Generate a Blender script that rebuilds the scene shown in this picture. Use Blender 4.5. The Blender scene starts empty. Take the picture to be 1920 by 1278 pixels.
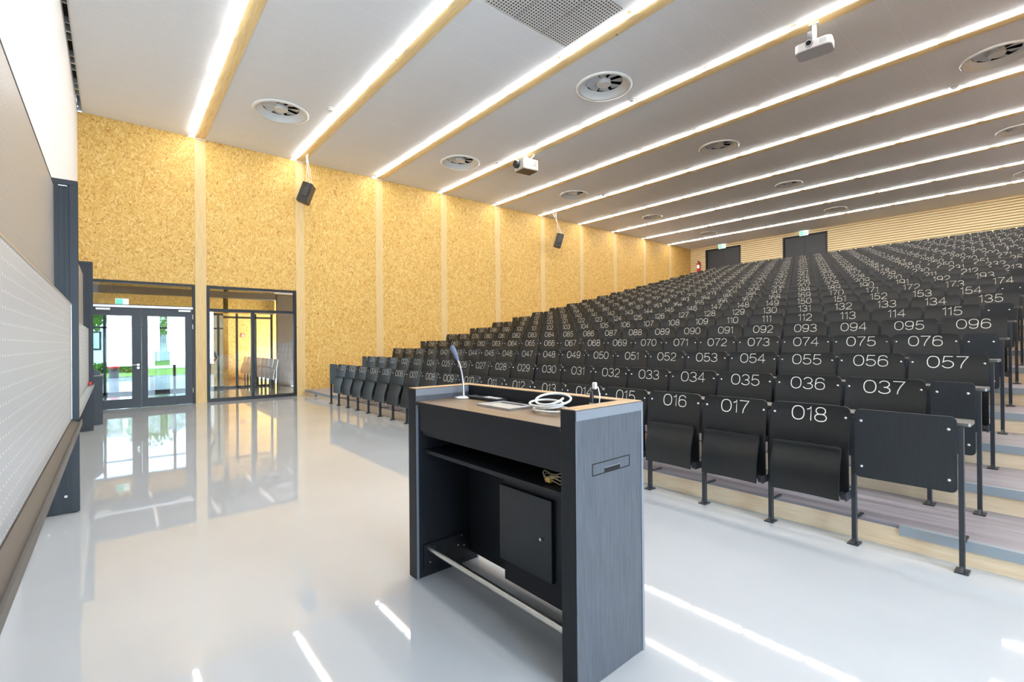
import bpy, bmesh, math, random
from math import sin, cos, pi, radians, sqrt
from mathutils import Vector, Matrix

random.seed(7)
SC = bpy.context.scene
COL = SC.collection

# ------------------------------------------------------------------ camera
cam_d = bpy.data.cameras.new('camera')
cam = bpy.data.objects.new('camera', cam_d)
COL.objects.link(cam)
cam_d.sensor_width = 36.0
cam_d.lens = 891.74 / 1920 * 36
cam_d.clip_start = 0.05
cam_d.clip_end = 300
_yaw, _pit, _rol = radians(39.989), radians(0.1365), radians(-0.4707)
_F = Vector((-cos(_yaw) * cos(_pit), sin(_yaw) * cos(_pit), sin(_pit)))
_R0 = _F.cross(Vector((0, 0, 1))).normalized()
_U0 = _R0.cross(_F)
_R = _R0 * cos(_rol) + _U0 * sin(_rol)
_U = _U0 * cos(_rol) - _R0 * sin(_rol)
_m = Matrix((_R, _U, -_F)).transposed().to_4x4()
_m.translation = Vector((0, 0, 1.53))
cam.matrix_world = _m
SC.camera = cam

# ------------------------------------------------------------------ world, sun, exposure
W = bpy.data.worlds.new('sky')
SC.world = W
W.use_nodes = True
_nt = W.node_tree
_bg = _nt.nodes['Background']
_bg.inputs[0].default_value = (0.62, 0.80, 1.0, 1)
_bg.inputs[1].default_value = 21.0
sun_d = bpy.data.lights.new('sun', 'SUN')
sun_d.energy = 9.0
sun_d.angle = radians(1.0)
sun_d.color = (1.0, 0.95, 0.86)
sun = bpy.data.objects.new('sun', sun_d)
COL.objects.link(sun)
sun.location = (-40, -30, 40)
sun.rotation_euler = Vector((-0.15, 0.75, -0.65)).to_track_quat('-Z', 'Y').to_euler()
XR = 5.2          # inner face of the right-hand wall
RWIN = [(-0.35, 2.2), (2.4, 4.95)]
for _y0, _y1 in RWIN:   # sampling portals in the window openings of the right-hand wall
    _pd = bpy.data.lights.new('window_portal', 'AREA')
    _pd.shape = 'RECTANGLE'
    _pd.size = 3.45
    _pd.size_y = _y1 - _y0
    _pd.cycles.is_portal = True
    _po = bpy.data.objects.new('window_portal', _pd)
    COL.objects.link(_po)
    _po.location = (XR + 0.1, (_y0 + _y1) / 2, 1.975)
    _po.rotation_euler = (0, radians(90), 0)
LAMP_STRENGTH = 26.0
SC.view_settings.view_transform = 'Standard'
SC.view_settings.look = 'None'
SC.view_settings.exposure = 0.70
SC.view_settings.gamma = 1.0
SC.view_settings.use_curve_mapping = False
SC.cycles.use_denoising = True
SC.cycles.max_bounces = 10
SC.cycles.diffuse_bounces = 5
SC.cycles.glossy_bounces = 4
SC.cycles.transparent_max_bounces = 12
SC.cycles.sample_clamp_indirect = 3.5
SC.cycles.caustics_reflective = False
SC.cycles.caustics_refractive = False


# ------------------------------------------------------------------ mesh builder
class MB:
    def __init__(self):
        self.v, self.f, self.mi = [], [], []
        self.M = None

    def add(self, vs, fs, m=0):
        o = len(self.v)
        if self.M is not None:
            vs = [tuple(self.M @ Vector(p)) for p in vs]
        self.v += [tuple(p) for p in vs]
        self.f += [tuple(i + o for i in f) for f in fs]
        self.mi += [m] * len(fs)
        return self

    def box(self, x0, x1, y0, y1, z0, z1, m=0):
        vs = [(x, y, z) for z in (z0, z1) for y in (y0, y1) for x in (x0, x1)]
        return self.add(vs, [(0, 2, 3, 1), (4, 5, 7, 6), (0, 1, 5, 4), (2, 6, 7, 3), (0, 4, 6, 2), (1, 3, 7, 5)], m)

    def bbox(self, x0, x1, y0, y1, z0, z1, b=0.004, m=0):
        """box with chamfered edges"""
        bm = bmesh.new()
        bmesh.ops.create_cube(bm, size=1)
        for v in bm.verts:
            v.co = ((x0 + x1) / 2 + v.co.x * (x1 - x0), (y0 + y1) / 2 + v.co.y * (y1 - y0), (z0 + z1) / 2 + v.co.z * (z1 - z0))
        bmesh.ops.bevel(bm, geom=bm.edges[:], offset=b, segments=2, profile=0.5, affect='EDGES')
        bm.verts.index_update()
        vs = [tuple(v.co) for v in bm.verts]
        fs = [tuple(v.index for v in f.verts) for f in bm.faces]
        bm.free()
        return self.add(vs, fs, m)

    def tube(self, pts, r, n=8, m=0, closed=False, caps=True):
        pts = [Vector(p) for p in pts]
        N = len(pts)
        rs = r if isinstance(r, (list, tuple)) else [r] * N
        vs, fs = [], []
        up = None
        for i, p in enumerate(pts):
            a = pts[(i - 1) % N] if (closed or i > 0) else p
            b = pts[(i + 1) % N] if (closed or i < N - 1) else p
            t = (b - a).normalized()
            if up is None:
                up = Vector((0, 0, 1)) if abs(t.z) < 0.9 else Vector((1, 0, 0))
            s = t.cross(up)
            if s.length < 1e-6:
                s = t.orthogonal()
            s.normalize()
            up = s.cross(t).normalized()
            for k in range(n):
                an = 2 * pi * k / n
                vs.append(p + (s * cos(an) + up * sin(an)) * rs[i])
        for i in range(N if closed else N - 1):
            j = (i + 1) % N
            for k in range(n):
                k2 = (k + 1) % n
                fs.append((i * n + k, i * n + k2, j * n + k2, j * n + k))
        if not closed and caps:
            fs.append(tuple(range(n))[::-1])
            fs.append(tuple((N - 1) * n + k for k in range(n)))
        return self.add(vs, fs, m)

    def lathe(self, prof, c=(0, 0, 0), n=32, m=0, capb=False, capt=False):
        vs, fs = [], []
        P = len(prof)
        for k in range(n):
            a = 2 * pi * k / n
            for r, z in prof:
                vs.append((c[0] + r * cos(a), c[1] + r * sin(a), c[2] + z))
        for k in range(n):
            k2 = (k + 1) % n
            for i in range(P - 1):
                fs.append((k * P + i, k2 * P + i, k2 * P + i + 1, k * P + i + 1))
        if capb:
            fs.append(tuple(k * P for k in range(n))[::-1])
        if capt:
            fs.append(tuple(k * P + P - 1 for k in range(n)))
        return self.add(vs, fs, m)

    def levels(self, lv, t, m=0):
        """upright curved board: lv = [(z, yfront, halfwidth)], thickness t towards +y"""
        vs, fs = [], []
        for z, y, w in lv:
            vs += [(-w, y, z), (w, y, z), (w, y + t, z), (-w, y + t, z)]
        for i in range(len(lv) - 1):
            a, b = i * 4, i * 4 + 4
            for k in range(4):
                k2 = (k + 1) % 4
                fs.append((a + k, a + k2, b + k2, b + k))
        fs.append((3, 2, 1, 0))
        e = (len(lv) - 1) * 4
        fs.append((e, e + 1, e + 2, e + 3))
        return self.add(vs, fs, m)

    def curved(self, lv, t, dip, wref, m=0, nc=9):
        """as levels, but hollow across its width: the edges stand forward by dip"""
        vs, fs = [], []
        for z, y, w in lv:
            for side in (0, 1):
                for q in range(nc):
                    x = -w + 2 * w * q / (nc - 1)
                    vs.append((x, y + (t if side else 0.0) + dip * (0.4 - (x / wref) ** 2), z))
        S = 2 * nc
        for i in range(len(lv) - 1):
            a, b = i * S, (i + 1) * S
            for q in range(nc - 1):
                fs.append((a + q, a + q + 1, b + q + 1, b + q))
                fs.append((a + nc + q + 1, a + nc + q, b + nc + q, b + nc + q + 1))
            fs.append((a + nc, a, b, b + nc))
            fs.append((a + nc - 1, a + S - 1, b + S - 1, b + nc - 1))
        e = (len(lv) - 1) * S
        for q in range(nc - 1):
            fs.append((q + 1, q, nc + q, nc + q + 1))
            fs.append((e + q, e + q + 1, e + nc + q + 1, e + nc + q))
        return self.add(vs, fs, m)

    def prism(self, poly, a0, a1, axis='y', m=0):
        """poly = 2d points in the plane across axis, extruded from a0 to a1"""
        n = len(poly)
        def P(p, a):
            return {'x': (a, p[0], p[1]), 'y': (p[0], a, p[1]), 'z': (p[0], p[1], a)}[axis]
        vs = [P(p, a0) for p in poly] + [P(p, a1) for p in poly]
        fs = [tuple(range(n)), tuple(range(2 * n - 1, n - 1, -1))]
        for i in range(n):
            j = (i + 1) % n
            fs.append((j, i, i + n, j + n))
        return self.add(vs, fs, m)

    def mesh(self, name, mats, smooth=None, fix=True):
        me = bpy.data.meshes.new(name)
        me.from_pydata(self.v, [], self.f)
        for mt in (mats if isinstance(mats, (list, tuple)) else [mats]):
            me.materials.append(mt)
        me.polygons.foreach_set('material_index', self.mi)
        if fix:
            bm = bmesh.new()
            bm.from_mesh(me)
            bmesh.ops.recalc_face_normals(bm, faces=bm.faces[:])
            bm.to_mesh(me)
            bm.free()
        if smooth:
            me.polygons.foreach_set('use_smooth', [True] * len(me.polygons))
            me.set_sharp_from_angle(angle=radians(smooth))
        me.update()
        return me

    def build(self, name, mats, parent=None, smooth=None, fix=True):
        return link(name, self.mesh(name, mats, smooth, fix), parent)


def link(name, me, parent=None, loc=None):
    o = bpy.data.objects.new(name, me)
    COL.objects.link(o)
    if parent is not None:
        o.parent = parent
    if loc is not None:
        o.location = loc
    return o


def tag(o, label=None, cat=None, group=None, kind=None):
    if label: o['label'] = label
    if cat: o['category'] = cat
    if group: o['group'] = group
    if kind: o['kind'] = kind
    return o


def thing(name, label, cat, loc=(0, 0, 0), rz=0.0, group=None, kind=None):
    o = bpy.data.objects.new(name, None)
    o.empty_display_size = 0.1
    COL.objects.link(o)
    o.location = loc
    o.rotation_euler = (0, 0, rz)
    return tag(o, label, cat, group, kind)


# ------------------------------------------------------------------ materials
def mat(name, col, rough=0.5, spec=0.5, metal=0.0, coat=0.0, emit=None, es=0.0):
    m = bpy.data.materials.new(name)
    m.use_nodes = True
    b = m.node_tree.nodes['Principled BSDF']
    b.inputs['Base Color'].default_value = (*col, 1)
    b.inputs['Roughness'].default_value = rough
    b.inputs['Specular IOR Level'].default_value = spec
    b.inputs['Metallic'].default_value = metal
    b.inputs['Coat Weight'].default_value = coat
    b.inputs['Coat Roughness'].default_value = 0.05
    if emit:
        b.inputs['Emission Color'].default_value = (*emit, 1)
        b.inputs['Emission Strength'].default_value = es
    return m


def N(m, t, **k):
    n = m.node_tree.nodes.new(t)
    for a, v in k.items():
        setattr(n, a, v)
    return n


def L(m, a, b):
    m.node_tree.links.new(a, b)


def bsdf(m):
    return m.node_tree.nodes['Principled BSDF']


def mathn(m, op, a, b=None, c=None):
    n = N(m, 'ShaderNodeMath', operation=op)
    for i, x in enumerate((a, b, c)):
        if x is None:
            continue
        if isinstance(x, (int, float)):
            n.inputs[i].default_value = x
        else:
            L(m, x, n.inputs[i])
    return n.outputs[0]


def mixc(m, fac, a, b, mode='MIX'):
    n = N(m, 'ShaderNodeMix', data_type='RGBA', blend_type=mode)
    for i, x in ((0, fac), (6, a), (7, b)):
        if isinstance(x, (int, float)):
            n.inputs[i].default_value = x
        elif isinstance(x, tuple):
            n.inputs[i].default_value = (*x, 1)
        else:
            L(m, x, n.inputs[i])
    return n.outputs[2]


def ramp(m, fac, stops):
    r = N(m, 'ShaderNodeValToRGB')
    el = r.color_ramp.elements
    while len(el) < len(stops):
        el.new(0.5)
    for e, (p, c) in zip(el, stops):
        e.position = p
        e.color = (*c, 1)
    L(m, fac, r.inputs[0])
    return r.outputs[0]


def objco(m, scale=(1, 1, 1), rot=(0, 0, 0)):
    tc = N(m, 'ShaderNodeTexCoord')
    mp = N(m, 'ShaderNodeMapping')
    mp.inputs['Scale'].default_value = scale
    mp.inputs['Rotation'].default_value = rot
    L(m, tc.outputs['Object'], mp.inputs[0])
    return mp.outputs[0]


def noise(m, vec, scale, detail=3.0, rough=0.5):
    n = N(m, 'ShaderNodeTexNoise')
    n.inputs['Scale'].default_value = scale
    n.inputs['Detail'].default_value = detail
    n.inputs['Roughness'].default_value = rough
    if vec is not None:
        L(m, vec, n.inputs['Vector'])
    return n


def bump(m, h, dist, strength=1.0):
    b = N(m, 'ShaderNodeBump')
    b.inputs['Distance'].default_value = dist
    b.inputs['Strength'].default_value = strength
    L(m, h, b.inputs['Height'])
    L(m, b.outputs[0], bsdf(m).inputs['Normal'])


def m_osb(name, tint=(1, 1, 1)):
    m = mat(name, (0.8, 0.56, 0.22), 0.55, 0.3)
    cols = []
    tc = N(m, 'ShaderNodeTexCoord')
    warp = noise(m, tc.outputs['Object'], 3.5, 2)
    wv = N(m, 'ShaderNodeVectorMath', operation='SCALE')
    L(m, warp.outputs['Color'], wv.inputs[0])
    wv.inputs[3].default_value = 0.16
    av = N(m, 'ShaderNodeVectorMath', operation='ADD')
    L(m, tc.outputs['Object'], av.inputs[0])
    L(m, wv.outputs[0], av.inputs[1])
    for ang, sc in ((0.5, (11, 13, 44)), (-0.75, (11, 12.5, 40)), (1.35, (11, 13, 46))):
        mp = N(m, 'ShaderNodeMapping')
        mp.inputs['Scale'].default_value = sc
        mp.inputs['Rotation'].default_value = (ang, 0, 0)
        # rotate first, then stretch, so the flakes lie along different directions
        mp.vector_type = 'TEXTURE'
        mp.inputs['Scale'].default_value = tuple(1 / s for s in sc)
        L(m, av.outputs[0], mp.inputs[0])
        vo = N(m, 'ShaderNodeTexVoronoi')
        vo.inputs['Scale'].default_value = 1.0
        L(m, mp.outputs[0], vo.inputs['Vector'])
        sx = N(m, 'ShaderNodeSeparateColor')
        L(m, vo.outputs['Color'], sx.inputs[0])
        c = ramp(m, sx.outputs[0], [(0.0, (0.38, 0.17, 0.038)), (0.07, (0.50, 0.285, 0.068)), (0.45, (0.59, 0.37, 0.10)), (0.8, (0.65, 0.44, 0.14)), (1.0, (0.71, 0.535, 0.23))])
        cols.append((c, sx.outputs[1]))
    k1 = mathn(m, 'GREATER_THAN', cols[1][1], 0.5)
    k2 = mathn(m, 'GREATER_THAN', cols[2][1], 0.62)
    a = mixc(m, k1, cols[0][0], cols[1][0])
    a = mixc(m, k2, a, cols[2][0])
    a = mixc(m, 1.0, a, tint, 'MULTIPLY')
    L(m, a, bsdf(m).inputs['Base Color'])
    return m


def m_wood(name, c1, c2, scale=(1, 1, 1), rough=0.45, knots=True, spec=0.4):
    m = mat(name, c1, rough, spec)
    v = objco(m, scale)
    n = noise(m, v, 6.0, 6, 0.6)
    c = ramp(m, n.outputs['Fac'], [(0.3, c2), (0.55, c1), (0.75, tuple(min(1, x * 1.08) for x in c1))])
    if knots:
        vo = N(m, 'ShaderNodeTexVoronoi')
        vo.inputs['Scale'].default_value = 2.1
        L(m, objco(m), vo.inputs['Vector'])
        k = ramp(m, vo.outputs['Distance'], [(0.0, (0.0, 0.0, 0.0)), (0.035, (0.15, 0.15, 0.15)), (0.06, (1, 1, 1))])
        c = mixc(m, k, (0.30, 0.15, 0.05), c)
    L(m, c, bsdf(m).inputs['Base Color'])
    return m


def lines(m, x, pitch, w, off=0.0):
    """1 on thin lines at the given pitch"""
    a = mathn(m, 'ADD', x, off)
    a = mathn(m, 'DIVIDE', a, pitch)
    a = mathn(m, 'FRACT', a)
    return mathn(m, 'LESS_THAN', a, w / pitch)


M = {}
M['osb'] = m_osb('oriented strand board')
M['osbfoyer'] = m_osb('orange strand board', (0.92, 0.72, 0.48))
M['post'] = m_wood('pale spruce', (0.64, 0.475, 0.225), (0.56, 0.39, 0.165), (6, 6, 0.35))
M['beam'] = m_wood('spruce beam', (0.88, 0.66, 0.34), (0.75, 0.52, 0.23), (0.35, 6, 6))
M['slat'] = m_wood('light wood slat', (0.96, 0.78, 0.45), (0.88, 0.66, 0.34), (0.4, 5, 8), knots=False)
M['birch'] = m_wood('birch plywood', (0.86, 0.68, 0.47), (0.79, 0.59, 0.37), (0.7, 4, 9), 0.4, knots=False)
M['white'] = mat('white plaster', (0.74, 0.745, 0.75), 0.7, 0.3)
M['whitemetal'] = mat('white painted metal', (0.80, 0.80, 0.78), 0.35, 0.5)
M['grey'] = mat('grey paint', (0.35, 0.36, 0.37), 0.4)
M['gap'] = mat('dark gap', (0.015, 0.013, 0.012), 0.8, 0.2)
M['gapwood'] = mat('dark wood gap', (0.09, 0.055, 0.028), 0.8, 0.2)
M['anthracite'] = mat('anthracite frame', (0.010, 0.011, 0.014), 0.42, 0.35)
M['railpost'] = mat('anthracite aluminium', (0.013, 0.016, 0.021), 0.45, 0.4)
M['doorleaf'] = mat('anthracite door', (0.032, 0.038, 0.047), 0.45, 0.4)
M['bladegrey'] = mat('pale grey blade', (0.62, 0.64, 0.66), 0.4)
M['steel'] = mat('brushed steel', (0.62, 0.60, 0.55), 0.28, 0.5, 1.0)
M['alu'] = mat('aluminium', (0.55, 0.57, 0.60), 0.35, 0.5, 0.9)
M['nosing'] = mat('grey stair nosing', (0.30, 0.34, 0.37), 0.5, 0.4)
M['blackplastic'] = mat('black plastic', (0.02, 0.02, 0.022), 0.4)
M['speaker'] = mat('speaker cabinet', (0.018, 0.017, 0.017), 0.5)
M['red'] = mat('red paint', (0.62, 0.025, 0.02), 0.35)
M['cable'] = mat('white cable', (0.85, 0.85, 0.83), 0.35)
M['number'] = mat('cream numbering', (0.80, 0.77, 0.68), 0.6, 0.2)
M['bolt'] = mat('bolt head', (0.72, 0.72, 0.74), 0.25, 0.5, 0.8)
M['ledge'] = mat('ledge laminate', (0.10, 0.095, 0.085), 0.28, 0.6)
M['post_black'] = mat('black powder coat', (0.022, 0.026, 0.032), 0.38, 0.5)
M['brown'] = mat('dark brown panel', (0.055, 0.034, 0.022), 0.5, 0.3)
M['projgrey'] = mat('projector underside', (0.55, 0.56, 0.60), 0.5)
M['lensglass'] = mat('dark lens', (0.01, 0.01, 0.012), 0.08, 0.8)
M['signgreen'] = mat('exit sign green', (0.10, 0.55, 0.38), 0.4, emit=(0.25, 0.95, 0.70), es=0.35)
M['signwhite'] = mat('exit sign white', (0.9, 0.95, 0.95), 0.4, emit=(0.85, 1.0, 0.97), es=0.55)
M['lamp'] = mat('lamp diffuser', (0.9, 0.9, 0.88), 0.4, emit=(1.0, 0.975, 0.94), es=LAMP_STRENGTH)

# ceiling: fine grained acoustic panels with pale joints
m = M['ceiling'] = mat('acoustic ceiling panel', (0.60, 0.585, 0.57), 0.85, 0.2)
tc = N(m, 'ShaderNodeTexCoord')
nz = noise(m, tc.outputs['Object'], 90, 2, 0.7)
c = ramp(m, nz.outputs['Fac'], [(0.35, (0.85, 0.852, 0.862)), (0.65, (0.925, 0.927, 0.937))])
sx = N(m, 'ShaderNodeSeparateXYZ')
L(m, tc.outputs['Object'], sx.inputs[0])
lx = lines(m, sx.outputs[0], 0.685, 0.011, 4.035 + 0.685 * 30)
c = mixc(m, mathn(m, 'MULTIPLY', lx, 0.75), c, (0.98, 0.98, 0.97))
L(m, c, bsdf(m).inputs['Base Color'])

# glossy poured floor
m = M['floor'] = mat('glossy grey resin floor', (0.54, 0.56, 0.57), 0.03, 0.9, coat=0.12)
v = objco(m)
n1 = noise(m, v, 0.7, 3)
c = ramp(m, n1.outputs['Fac'], [(0.3, (0.45, 0.475, 0.50)), (0.7, (0.50, 0.525, 0.55))])
L(m, c, bsdf(m).inputs['Base Color'])
n2 = noise(m, v, 1.6, 1, 0.3)
bump(m, n2.outputs['Fac'], 0.003, 0.2)

# tread laminate
m = M['tread'] = mat('grey wood-look tread', (0.25, 0.23, 0.24), 0.42, 0.5)
v = objco(m, (0.35, 4, 4))
n1 = noise(m, v, 3.0, 5, 0.6)
c = ramp(m, n1.outputs['Fac'], [(0.3, (0.21, 0.19, 0.21)), (0.55, (0.29, 0.27, 0.30)), (0.75, (0.36, 0.34, 0.38))])
L(m, c, bsdf(m).inputs['Base Color'])

# dark seat laminate
def m_seat(name, base, rough):
    m = mat(name, base, rough, 0.5)
    v = objco(m, (30, 30, 1.5))
    n1 = noise(m, v, 4.0, 4, 0.6)
    c = ramp(m, n1.outputs['Fac'], [(0.3, tuple(x * 0.75 for x in base)), (0.7, tuple(x * 1.3 for x in base))])
    L(m, c, bsdf(m).inputs['Base Color'])
    r = mathn(m, 'MULTIPLY_ADD', n1.outputs['Fac'], 0.12, rough - 0.06)
    L(m, r, bsdf(m).inputs['Roughness'])
    return m
M['seat'] = m_seat('black seat laminate', (0.0095, 0.010, 0.0105), 0.37)
bsdf(M['seat']).inputs['Specular IOR Level'].default_value = 0.48
M['panel'] = m_seat('black end panel laminate', (0.012, 0.0145, 0.018), 0.45)
M['lectern'] = m_seat('anthracite lectern laminate', (0.009, 0.010, 0.013), 0.46)
bsdf(M['lectern']).inputs['Specular IOR Level'].default_value = 0.3
M['lecternlit'] = m_seat('daylit anthracite lectern laminate', (0.058, 0.063, 0.074), 0.46)  # lectern laminate with daylight from the right put into its colour
M['lecterntop'] = m_wood('lectern top with warm reflection', (0.20, 0.14, 0.085), (0.15, 0.10, 0.06), (0.5, 5, 5), 0.32, knots=False, spec=0.35)  # dark desk top, its warm reflection put into the base colour
M['lecternrim'] = m_wood('lectern rim with tan reflection', (0.50, 0.34, 0.19), (0.42, 0.27, 0.14), (2, 5, 5), 0.3, knots=False)  # dark rim, the tan of its reflection painted as base colour
M['lecternedge'] = mat('lectern edge strip', (0.16, 0.17, 0.19), 0.35, 0.5)

# dotted board surface
def m_board(name, base, dot, pitch, line):
    m = mat(name, base, 0.40, 0.4)
    tc = N(m, 'ShaderNodeTexCoord')
    sx = N(m, 'ShaderNodeSeparateXYZ')
    L(m, tc.outputs['Object'], sx.inputs[0])
    fx = mathn(m, 'SUBTRACT', mathn(m, 'FRACT', mathn(m, 'DIVIDE', mathn(m, 'ADD', sx.outputs[0], 40.0), pitch)), 0.5)
    fz = mathn(m, 'SUBTRACT', mathn(m, 'FRACT', mathn(m, 'DIVIDE', mathn(m, 'ADD', sx.outputs[2], 0.0), line)), 0.5)
    dx = mathn(m, 'MULTIPLY', fx, pitch)
    dz = mathn(m, 'MULTIPLY', fz, line)
    d = mathn(m, 'SQRT', mathn(m, 'ADD', mathn(m, 'MULTIPLY', dx, dx), mathn(m, 'MULTIPLY', dz, dz)))
    k = mathn(m, 'LESS_THAN', d, 0.0042)
    c = mixc(m, k, base, dot)
    L(m, c, bsdf(m).inputs['Base Color'])
    return m
M['board'] = m_board('dotted grey board', (0.385, 0.40, 0.42), (0.9, 0.9, 0.9), 0.0565, 0.0565)
M['boardup'] = m_board('dotted grey board upper', (0.29, 0.275, 0.26), (0.50, 0.49, 0.48), 0.0565, 0.0565)

# perforated ceiling grille
m = M['perf'] = mat('perforated white panel', (0.72, 0.70, 0.67), 0.6, 0.3)
tc = N(m, 'ShaderNodeTexCoord')
sx = N(m, 'ShaderNodeSeparateXYZ')
L(m, tc.outputs['Object'], sx.inputs[0])
PP = 0.0545
gx = mathn(m, 'MULTIPLY', mathn(m, 'SUBTRACT', mathn(m, 'FRACT', mathn(m, 'DIVIDE', mathn(m, 'ADD', sx.outputs[0], PP * 20.5), PP)), 0.5), PP)
gy = mathn(m, 'MULTIPLY', mathn(m, 'SUBTRACT', mathn(m, 'FRACT', mathn(m, 'DIVIDE', mathn(m, 'ADD', sx.outputs[1], PP * 20.5), PP)), 0.5), PP)
gd = mathn(m, 'SQRT', mathn(m, 'ADD', mathn(m, 'MULTIPLY', gx, gx), mathn(m, 'MULTIPLY', gy, gy)))
c = mixc(m, mathn(m, 'LESS_THAN', gd, 0.0155), (0.72, 0.70, 0.67), (0.012, 0.012, 0.012))
L(m, c, bsdf(m).inputs['Base Color'])

# clear glass: mirror reflection by angle over plain transmission
def m_glass(name, tint, ior=1.5):
    m = bpy.data.materials.new(name)
    m.use_nodes = True
    nt = m.node_tree
    nt.nodes.remove(nt.nodes['Principled BSDF'])
    out = nt.nodes['Material Output']
    fr = N(m, 'ShaderNodeFresnel')
    fr.inputs[0].default_value = ior
    tr = N(m, 'ShaderNodeBsdfTransparent')
    tr.inputs[0].default_value = (*tint, 1)
    gl = N(m, 'ShaderNodeBsdfGlossy')
    gl.inputs['Roughness'].default_value = 0.0
    mx = N(m, 'ShaderNodeMixShader')
    L(m, fr.outputs[0], mx.inputs[0])
    L(m, tr.outputs[0], mx.inputs[1])
    L(m, gl.outputs[0], mx.inputs[2])
    L(m, mx.outputs[0], out.inputs[0])
    return m
M['glass'] = m_glass('clear glass', (0.93, 0.95, 0.95), 1.7)
M['glasstint'] = m_glass('dimming glass', (0.36, 0.38, 0.39), 1.5)  # tint added to dim the over-bright outdoors beyond the foyer

# ------------------------------------------------------------------ key dimensions
XW = -14.84                 # face of the OSB wall
YF = -0.61                  # face of the white front wall
YB = 26.4                   # face of the slatted back wall
ZC = 6.95                   # ceiling
BY = [1.775 + 2.49 * k for k in range(10)]      # beam and post centres
PITCH = 0.592
XE = -0.502                 # aisle end of every row
NROW = 24
RY = [4.264 + 0.878 * i for i in range(NROW)]
LV = [0.0] + [0.17 + 0.1917 * i + 0.03 * min(1.0, i / 6) for i in range(NROW)]   # level each row stands on; LV[24] = top landing
RIS = 0.126                 # riser behind the posts
ORD = ['first', 'second', 'third', 'fourth', 'fifth', 'sixth', 'seventh', 'eighth', 'ninth', 'tenth', 'eleventh', 'twelfth']

# ------------------------------------------------------------------ room shell
b = MB().box(-30, XR + 0.3, -1.2, RY[0] + RIS + 0.6, -0.2, 0.0)
tag(b.build('floor', M['floor']), 'glossy pale grey resin floor in front of the seats', None, None, 'structure')

# OSB wall between the posts, with the door and the window opening
b = MB()
DZ = 3.10
edges = [YF - 0.25] + [e for y in BY for e in (y - 0.125, y + 0.125)] + [YB + 0.2]
for k in range(0, len(edges), 2):
    y0, y1 = edges[k], edges[k + 1]
    z0 = DZ if k in (0, 2) else 0.0
    b = MB()
    b.box(XW - 0.2, XW, y0 + (0.0008 if k else 0), y1 - 0.0008, z0, ZC)
    if k == 0:
        b.box(XW - 0.2, XW, YF - 0.25, -0.575, 0, DZ)
    tag(b.build('wall_left', M['osb']), 'strand board panel of the left wall, ' + ('above the glass door' if k == 0 else 'above the tall window' if k == 2 else '%s panel counted from the door' % ORD[k // 2] if k // 2 < 12 else ''), None, None, 'structure')
for k, y in enumerate(BY):
    p = MB().bbox(XW - 0.2, XW + 0.006, y - 0.125, y + 0.125, 0, ZC - 0.03, 0.003).build('timber_post', M['post'])
    cp = MB().box(XW - 0.02 + 0.0215, XW + 0.035, y - 0.128, y + 0.128, ZC - 0.03, ZC - 0.005).build('metal_cap', M['whitemetal'], p)
    where = 'pale timber post between the glass door and the window' if k == 0 else ('pale timber post at the right edge of the tall window' if k == 1 else '%s pale timber post in the strand board wall, counted from the door' % ORD[k])
    tag(p, where, 'post', 'timber posts in the strand board wall')

tag(MB().box(XW - 0.2, XR + 0.3, YF - 0.2, YF, 0, ZC + 0.35).build('wall_front', M['white']), 'plain white wall behind the boards', None, None, 'structure')

# back wall of horizontal slats with two door recesses
b = MB()
DOORS = [(-13.9, -11.9), (-9.75, -7.76)]
ZT = LV[24]
DTOP = 6.77
b.box(XW - 0.2, XR + 0.3, YB + 0.10, YB + 0.3, ZT - 0.3, ZC + 0.35, 1)
spans = [(XW - 0.1, DOORS[0][0]), (DOORS[0][1], DOORS[1][0]), (DOORS[1][1], XR)]
z = ZT + 0.01
while z < ZC - 0.03:
    z1 = min(z + 0.084, ZC)
    if z1 > DTOP:
        b.box(XW - 0.1, XR, YB, YB + 0.03, max(z, DTOP + 0.003), z1)
        if z < DTOP:
            for a0, a1 in spans:
                b.box(a0, a1, YB, YB + 0.03, z, DTOP + 0.003)
    else:
        for a0, a1 in spans:
            b.box(a0, a1, YB, YB + 0.03, z, z1)
    z += 0.107
tag(b.build('wall_back', [M['slat'], M['gapwood']]), 'back wall of horizontal light wood slats', None, None, 'structure')

# right-hand wall with daylight windows
b = MB()
ys = [YF - 0.2] + [e for w in RWIN for e in w] + [YB + 0.2]
for k in range(0, len(ys), 2):
    b.box(XR, XR + 0.25, ys[k], ys[k + 1], 0, ZC + 0.35)
RWZ = [(0.25, 3.7) for y0, y1 in RWIN]
for (y0, y1), (z0, z1) in zip(RWIN, RWZ):
    b.box(XR, XR + 0.25, y0, y1, z1, ZC + 0.35)
    b.box(XR, XR + 0.25, y0, y1, 0, z0)
tag(b.build('wall_right', M['osb']), 'strand board wall on the right with tall windows', None, None, 'structure')
for k, ((y0, y1), (z0, z1)) in enumerate(zip(RWIN, RWZ)):
    b = MB()
    za, zb = z0 + 0.08, z1 - 0.08
    for a0, a1, c0, c1 in ((y0, y1, z0, za), (y0, y1, zb, z1), (y0, y0 + 0.08, za, zb), (y1 - 0.08, y1, za, zb), ((y0 + y1) / 2 - 0.04, (y0 + y1) / 2 + 0.04, za, zb)):
        b.box(XR + 0.06, XR + 0.16, a0, a1, c0, c1)
    w = tag(b.build('window_%d' % (k + 3), M['anthracite']), '%s dark framed window of the right wall, counted from the boards' % ORD[k], None, None, 'structure')
    MB().box(XR + 0.105, XR + 0.115, y0 + 0.08, y1 - 0.08, za, zb).build('glass_pane', M['glass'], w)

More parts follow.
